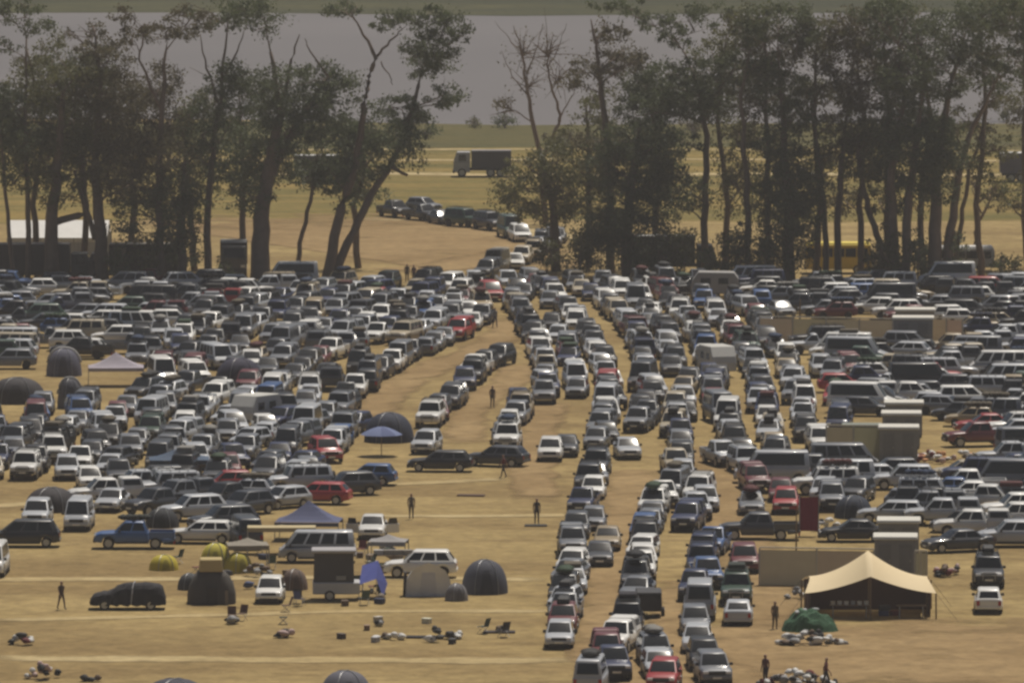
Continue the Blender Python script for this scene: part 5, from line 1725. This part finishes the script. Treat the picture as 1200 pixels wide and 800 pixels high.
fill([(-20, 338), (560, 336), (566, 372), (470, 424), (402, 474), (320, 470), (250, 415), (150, 424), (60, 420), (-20, 425)], 'wedged between marquee-side rows under the gums', 4200, -.03)
fill([(470, 470), (430, 500), (350, 572), (280, 570), (-20, 566), (-20, 500), (110, 492), (240, 468), (330, 470), (400, 476)], 'wedged into the marquee-side block behind the straw', 5200, -.06)
fill([(592, 334), (900, 336), (890, 372), (905, 420), (950, 520), (890, 560), (880, 600), (800, 560), (740, 505), (690, 500), (640, 470), (612, 400)], 'wedged between queue columns of the middle block', 4800, -.04)
fill([(900, 336), (1215, 336), (1215, 392), (1130, 380), (900, 372)], 'wedged between bus-side rows under the gums', 900)
fill([(900, 410), (1215, 400), (1215, 560), (1150, 555), (1140, 500), (1030, 480), (960, 530)], 'wedged between bus-side rows below the fence', 1500)
fill([(690, 610), (720, 640), (690, 720), (660, 735)], 'wedged beside the column bordering the straw', 150)

fill([(160, 424), (250, 415), (330, 470), (240, 470), (170, 486)], 'wedged between the domes of the marquee-side block', 900)
fill([(90, 566), (350, 572), (420, 560), (330, 600), (230, 612), (120, 600)], 'parked loosely where the marquee-side block meets the straw', 420)
fill([(900, 560), (1215, 560), (1215, 640), (1130, 640), (1090, 610), (960, 600), (910, 600)], 'wedged into the yard between the wash cabins', 700)

# ------------------------------------------------------------------ camp gear
def camp_chair(px, py, rz, col, label, group):
    g = G(px, py)
    t = thing('camp_chair', label, 'chair', g, rz, group)
    ob('seat', MB().box(-.26, .26, -.24, .24, .42, .45).mesh('seat', CLOTH), t, None, 0, col)
    ob('backrest', MB().add([(-.26, .24, .46), (.26, .24, .46), (.26, .42, .95), (-.26, .42, .95)], [[0, 1, 2, 3]]).mesh('backrest', CLOTH), t, None, 0, col)
    for x in (-.27, .27):
        for y0, y1 in ((-.26, .24), (.26, -.24)):
            ob('leg', MB().tube([(x, y0, 0), (x, y1, .46)], .015, 5).mesh('leg', STEEL), t)
    claim(g.x, g.y, 0, .3, .3)


for i, (x, y) in enumerate([(272, 729), (335, 717), (332, 731), (283, 727), (566, 742), (590, 746)]):
    camp_chair(x, y, RND.uniform(0, 6), RND.choice([(.03, .03, .035), (.10, .05, .04), (.03, .05, .04)]), 'dark folding camp chair standing on the straw in front of the camp', 'camp chairs on the straw')
COOL = MB().box(-.27, .27, -.17, .17, 0, .26).mesh('body', PLAST, bevel=.02)
COOLL = MB().box(-.28, .28, -.18, .18, .262, .33).mesh('lid', PLAST, bevel=.02)
for i, (x, y, c, cn) in enumerate([(400, 748, (.05, .035, .03), 'brown'), (443, 728, (.4, .38, .34), 'grey'), (430, 738, (.2, .13, .08), 'rust-brown'),
                                   (500, 730, (.6, .58, .45), 'cream'), (530, 754, (.04, .04, .04), 'dark'), (440, 752, (.36, .36, .38), 'blue-grey')]):
    g = G(x, y)
    t = thing('cool_box', cn + ' cool box left on the straw in front of the tents', 'cool box', g, RND.uniform(0, 3))
    ob('body', COOL, t, None, 0, c)
    ob('lid', COOLL, t, None, 0, tuple(min(.7, q * 1.2 + .02) for q in c))
for i in range(70):
    x, y = RND.choice([(RND.uniform(205, 350), RND.uniform(650, 700)), (RND.uniform(300, 460), RND.uniform(690, 712)), (RND.uniform(420, 480), RND.uniform(640, 672))])
    g = G(x, y)
    if clash(g.x, g.y, 0, .4, .4, .1):
        continue
    claim(g.x, g.y, 0, .4, .4)
    if i % 3 == 0:
        camp_chair(x, y, RND.uniform(0, 6), RND.choice([(.03, .03, .035), (.05, .06, .14), (.16, .04, .04), (.04, .06, .04)]), 'folding chair among the vehicles of the camp by the yellow tents', 'folding chairs inside the camp')
    elif i % 3 == 1:
        q = ob('rubbish_bag', RND.choice(BAGS), None, (g.x, g.y, .03), RND.uniform(0, 6), RND.choice([(.05, .05, .06), (.2, .16, .12), (.06, .09, .2), (.4, .38, .36)]))
        tag(q, 'loose bag on the ground among the camp vehicles', 'bag', 'loose bags inside the camp')
    else:
        tag(ob('crate', CRATE, None, (g.x, g.y, .03), RND.uniform(0, 3), RND.choice([(.04, .05, .1), (.2, .2, .2), (.12, .08, .05), (.4, .4, .4)])), 'plastic crate on the ground among the camp vehicles', 'crate', 'crates inside the camp')
MATM = MB().box(-.95, .95, -.4, .4, 0, .08).mesh('mat_or_shadow', CLOTH, bevel=.02)
for i, (x, y, c, lb) in enumerate([(495, 747, (.02, .02, .025), 'black ground mat lying before the white tunnel tent'), (552, 581, (.12, .07, .05), 'brown ground mat left on the straw near the dark pair of cars'),
                                   (585, 741, (.05, .04, .04), 'dark brown ground mat lying before the large dark dome'), (490, 668, (.15, .15, .16), 'grey ground mat beside the white sports utility car')]):
    g = G(x, y)
    tag(ob('mat_or_shadow', MATM, None, (g.x, g.y, .03), RND.uniform(-.2, .2), c), lb, 'ground mat')
g = G(628, 616)  # cast shadow at the standing person's feet, painted as a thin dark slab
tag(ob('mat_or_shadow', MB().box(-.75, .75, -.5, .5, 0, .05).mesh('mat_or_shadow', CLOTH), None, (g.x, g.y, .03), 0, (.035, .033, .03)), 'painted dark shadow under the person standing alone on the straw', 'ground mat')
t = trestle_table(G(455, 664).x, G(455, 664).y, 2.6, 'low trestle table with gear behind the white sports utility car')
g = G(462, 664)
for k in range(4):
    tag(ob('crate', CRATE, None, (g.x - 1 + .62 * k, g.y + .1, .782), .1 * k, RND.choice([(.5, .5, .5), (.1, .1, .1), (.3, .28, .25)])), 'small crate on the low trestle table in the camp', 'crate', 'crates on the camp table')


# ------------------------------------------------------------------ people
def person_mesh(pose):
    V, E, Rr = [], [], []

    def add(p, r, par=None):
        V.append(p)
        Rr.append(r)
        if par is not None:
            E.append((par, len(V) - 1))
        return len(V) - 1
    st_ = .26 if pose == 'walk' else .04
    pel = add((0, 0, .95), (.155, .115))
    wa = add((0, 0, 1.10), (.14, .10), pel)
    ch = add((0, -.01, 1.28), (.17, .115), wa)
    sh = add((0, 0, 1.42), (.12, .085), ch)
    nk = add((0, -.01, 1.50), (.055, .055), sh)
    h0 = add((0, -.02, 1.57), (.075, .085), nk)
    h1 = add((0, -.02, 1.66), (.082, .098), h0)
    h2 = add((0, -.01, 1.74), (.055, .07), h1)
    ns = add((0, -.125, 1.62), (.016, .016), h1)
    for s in (1, -1):
        ear = add((s * .088, -.01, 1.63), (.016, .022), h1)
        hp = add((s * .095, 0, .90), (.095, .10), pel)
        kn = add((s * .105, -.5 * st_ * s - .02, .50), (.062, .065), hp)
        an = add((s * .11, -st_ * s + .03, .09), (.042, .045), kn)
        to = add((s * .125, -st_ * s - .13, .045), (.042, .032), an)
        so = add((s * .19, 0, 1.40), (.062, .062), sh)
        if pose == 'phone' and s == 1:
            el = add((s * .26, -.06, 1.14), (.045, .045), so)
            wr = add((s * .17, -.30, 1.25), (.03, .028), el)
            dirn = Vector((-.35, -.6, .55)).normalized()
        else:
            el = add((s * .225, .03 + st_ * s * .5, 1.13), (.045, .045), so)
            wr = add((s * .225, -.06 + st_ * s * .9, .88), (.03, .028), el)
            dirn = Vector((0, -.15, -1)).normalized()
        w0 = Vector(V[wr])
        pa = add(tuple(w0 + dirn * .07), (.036, .02), wr)
        p0 = Vector(V[pa])
        side = dirn.cross(Vector((1, 0, 0))).normalized()
        for k in range(4):
            b = add(tuple(p0 + side * (.026 - .0175 * k) + dirn * .04), (.0085, .0085), pa)
            c = add(tuple(Vector(V[b]) + (dirn + Vector((-s * .35, 0, 0))).normalized() * (.035 + .006 * (k in (1, 2)))), (.008, .008), b)
            add(tuple(Vector(V[c]) + (dirn + Vector((-s * .8, 0, 0))).normalized() * .03), (.007, .007), c)
        b = add(tuple(w0 + dirn * .03 + side * .04), (.010, .010), pa)
        add(tuple(Vector(V[b]) + (dirn + side * .6).normalized() * .04), (.008, .008), b)
    me = bpy.data.meshes.new('person')
    me.from_pydata(V, E, [])
    o = bpy.data.objects.new('person_build', me)
    COL.objects.link(o)
    md = o.modifiers.new('skin', 'SKIN')
    for i, r in enumerate(Rr):
        me.skin_vertices[0].data[i].radius = r
        me.skin_vertices[0].data[i].use_root = (i == 0)
    sb = o.modifiers.new('sub', 'SUBSURF')
    sb.levels = sb.render_levels = 1
    dg = bpy.context.evaluated_depsgraph_get()
    out = bpy.data.meshes.new_from_object(o.evaluated_get(dg))
    bpy.data.objects.remove(o)
    z0 = min(v.co.z for v in out.vertices)
    for v_ in out.vertices:
        v_.co.z -= z0
    return out


PM = {k: person_mesh(k) for k in ('stand', 'walk', 'phone')}
SKIN = mat('skin', (.28, .16, .11), .6)
HAIR = mat('dark_hair', (.03, .022, .018), .7)
SHOE = mat('shoe', (.03, .03, .03), .7)


def person(px, py, pose, rz, top, legs, label, sc=1.0, topname='cloth'):
    me = PM[pose].copy()
    me.materials.clear()
    mt = mat('shirt_%d_%d' % (px, py), top, .85)
    ml = mat('trousers_%d_%d' % (px, py), legs, .85)
    for m in (SKIN, mt, ml, SHOE, HAIR):
        me.materials.append(m)
    for p in me.polygons:
        c = p.center
        k = 0
        if c.z < .12:
            k = 3
        elif c.z < .98 and abs(c.x) < .22:
            k = 2
        elif c.z < 1.47 and (abs(c.x) < .235 or c.z > 1.18):
            k = 1
        elif c.z > 1.70 or (c.z > 1.52 and c.y > .02):
            k = 4
        p.material_index = k
        p.use_smooth = True
    g = G(px, py)
    o = ob('person', me, None, (g.x, g.y, .03), rz)
    o.scale = (sc, sc, sc)
    tag(o, label, 'person')


person(72, 714, 'walk', .6, (.09, .055, .035), (.10, .065, .045), 'person in brown clothes walking alone on the open straw field')
person(629, 614, 'stand', .1, (.045, .04, .035), (.04, .035, .035), 'person in dark clothes standing alone between straw field and queue')
person(590, 560, 'walk', -1.2, (.16, .05, .04), (.05, .05, .06), 'person in a dull red top walking by the dark pair of cars', .95)
person(577, 478, 'stand', .4, (.12, .07, .05), (.06, .05, .05), 'person in brown standing in the sandy loop of the queue')
person(477, 331, 'stand', .2, (.05, .035, .035), (.04, .035, .035), 'person in dark clothes at the edge of the bare field, shirt nearly black')
person(485, 332, 'phone', -.5, (.10, .05, .045), (.05, .04, .04), 'person with raised hand at the edge of the bare field beside another')
person(908, 738, 'stand', .5, (.16, .10, .05), (.10, .07, .04), 'person in ochre clothes beside the green tarpaulin mound')
person(968, 806, 'walk', 1.4, (.16, .04, .04), (.05, .045, .05), 'person in a dark red top at the yard rubbish heap')
person(897, 802, 'stand', -.7, (.12, .05, .045), (.05, .045, .05), 'person in a brown-red top on the lane side of the yard heap')
person(580, 384, 'walk', .3, (.2, .2, .2), (.06, .06, .08), 'person in a grey top on the entrance lane')
person(482, 608, 'stand', 0, (.13, .11, .09), (.07, .06, .05), 'person in drab clothes beside the white sedan with open doors')

# ------------------------------------------------------------------ the dusty air
hz = MB().box(-1600, 1600, -200, 4100, -1.0, 62.0).mesh('haze', None)
hm = bpy.data.materials.new('haze')
hm.use_nodes = True
hm.node_tree.nodes.clear()
ho = hm.node_tree.nodes.new('ShaderNodeOutputMaterial')
hv = hm.node_tree.nodes.new('ShaderNodeVolumePrincipled')
hv.inputs['Color'].default_value = (.96, .93, .92, 1)
hv.inputs['Density'].default_value = 0.00014
hv.inputs['Anisotropy'].default_value = 0.1
hm.node_tree.links.new(hv.outputs[0], ho.inputs['Volume'])
hz.materials.append(hm)
tag(ob('haze', hz), kind='stuff')
print('CARS', NCAR[0], 'OBJECTS', len(bpy.data.objects))
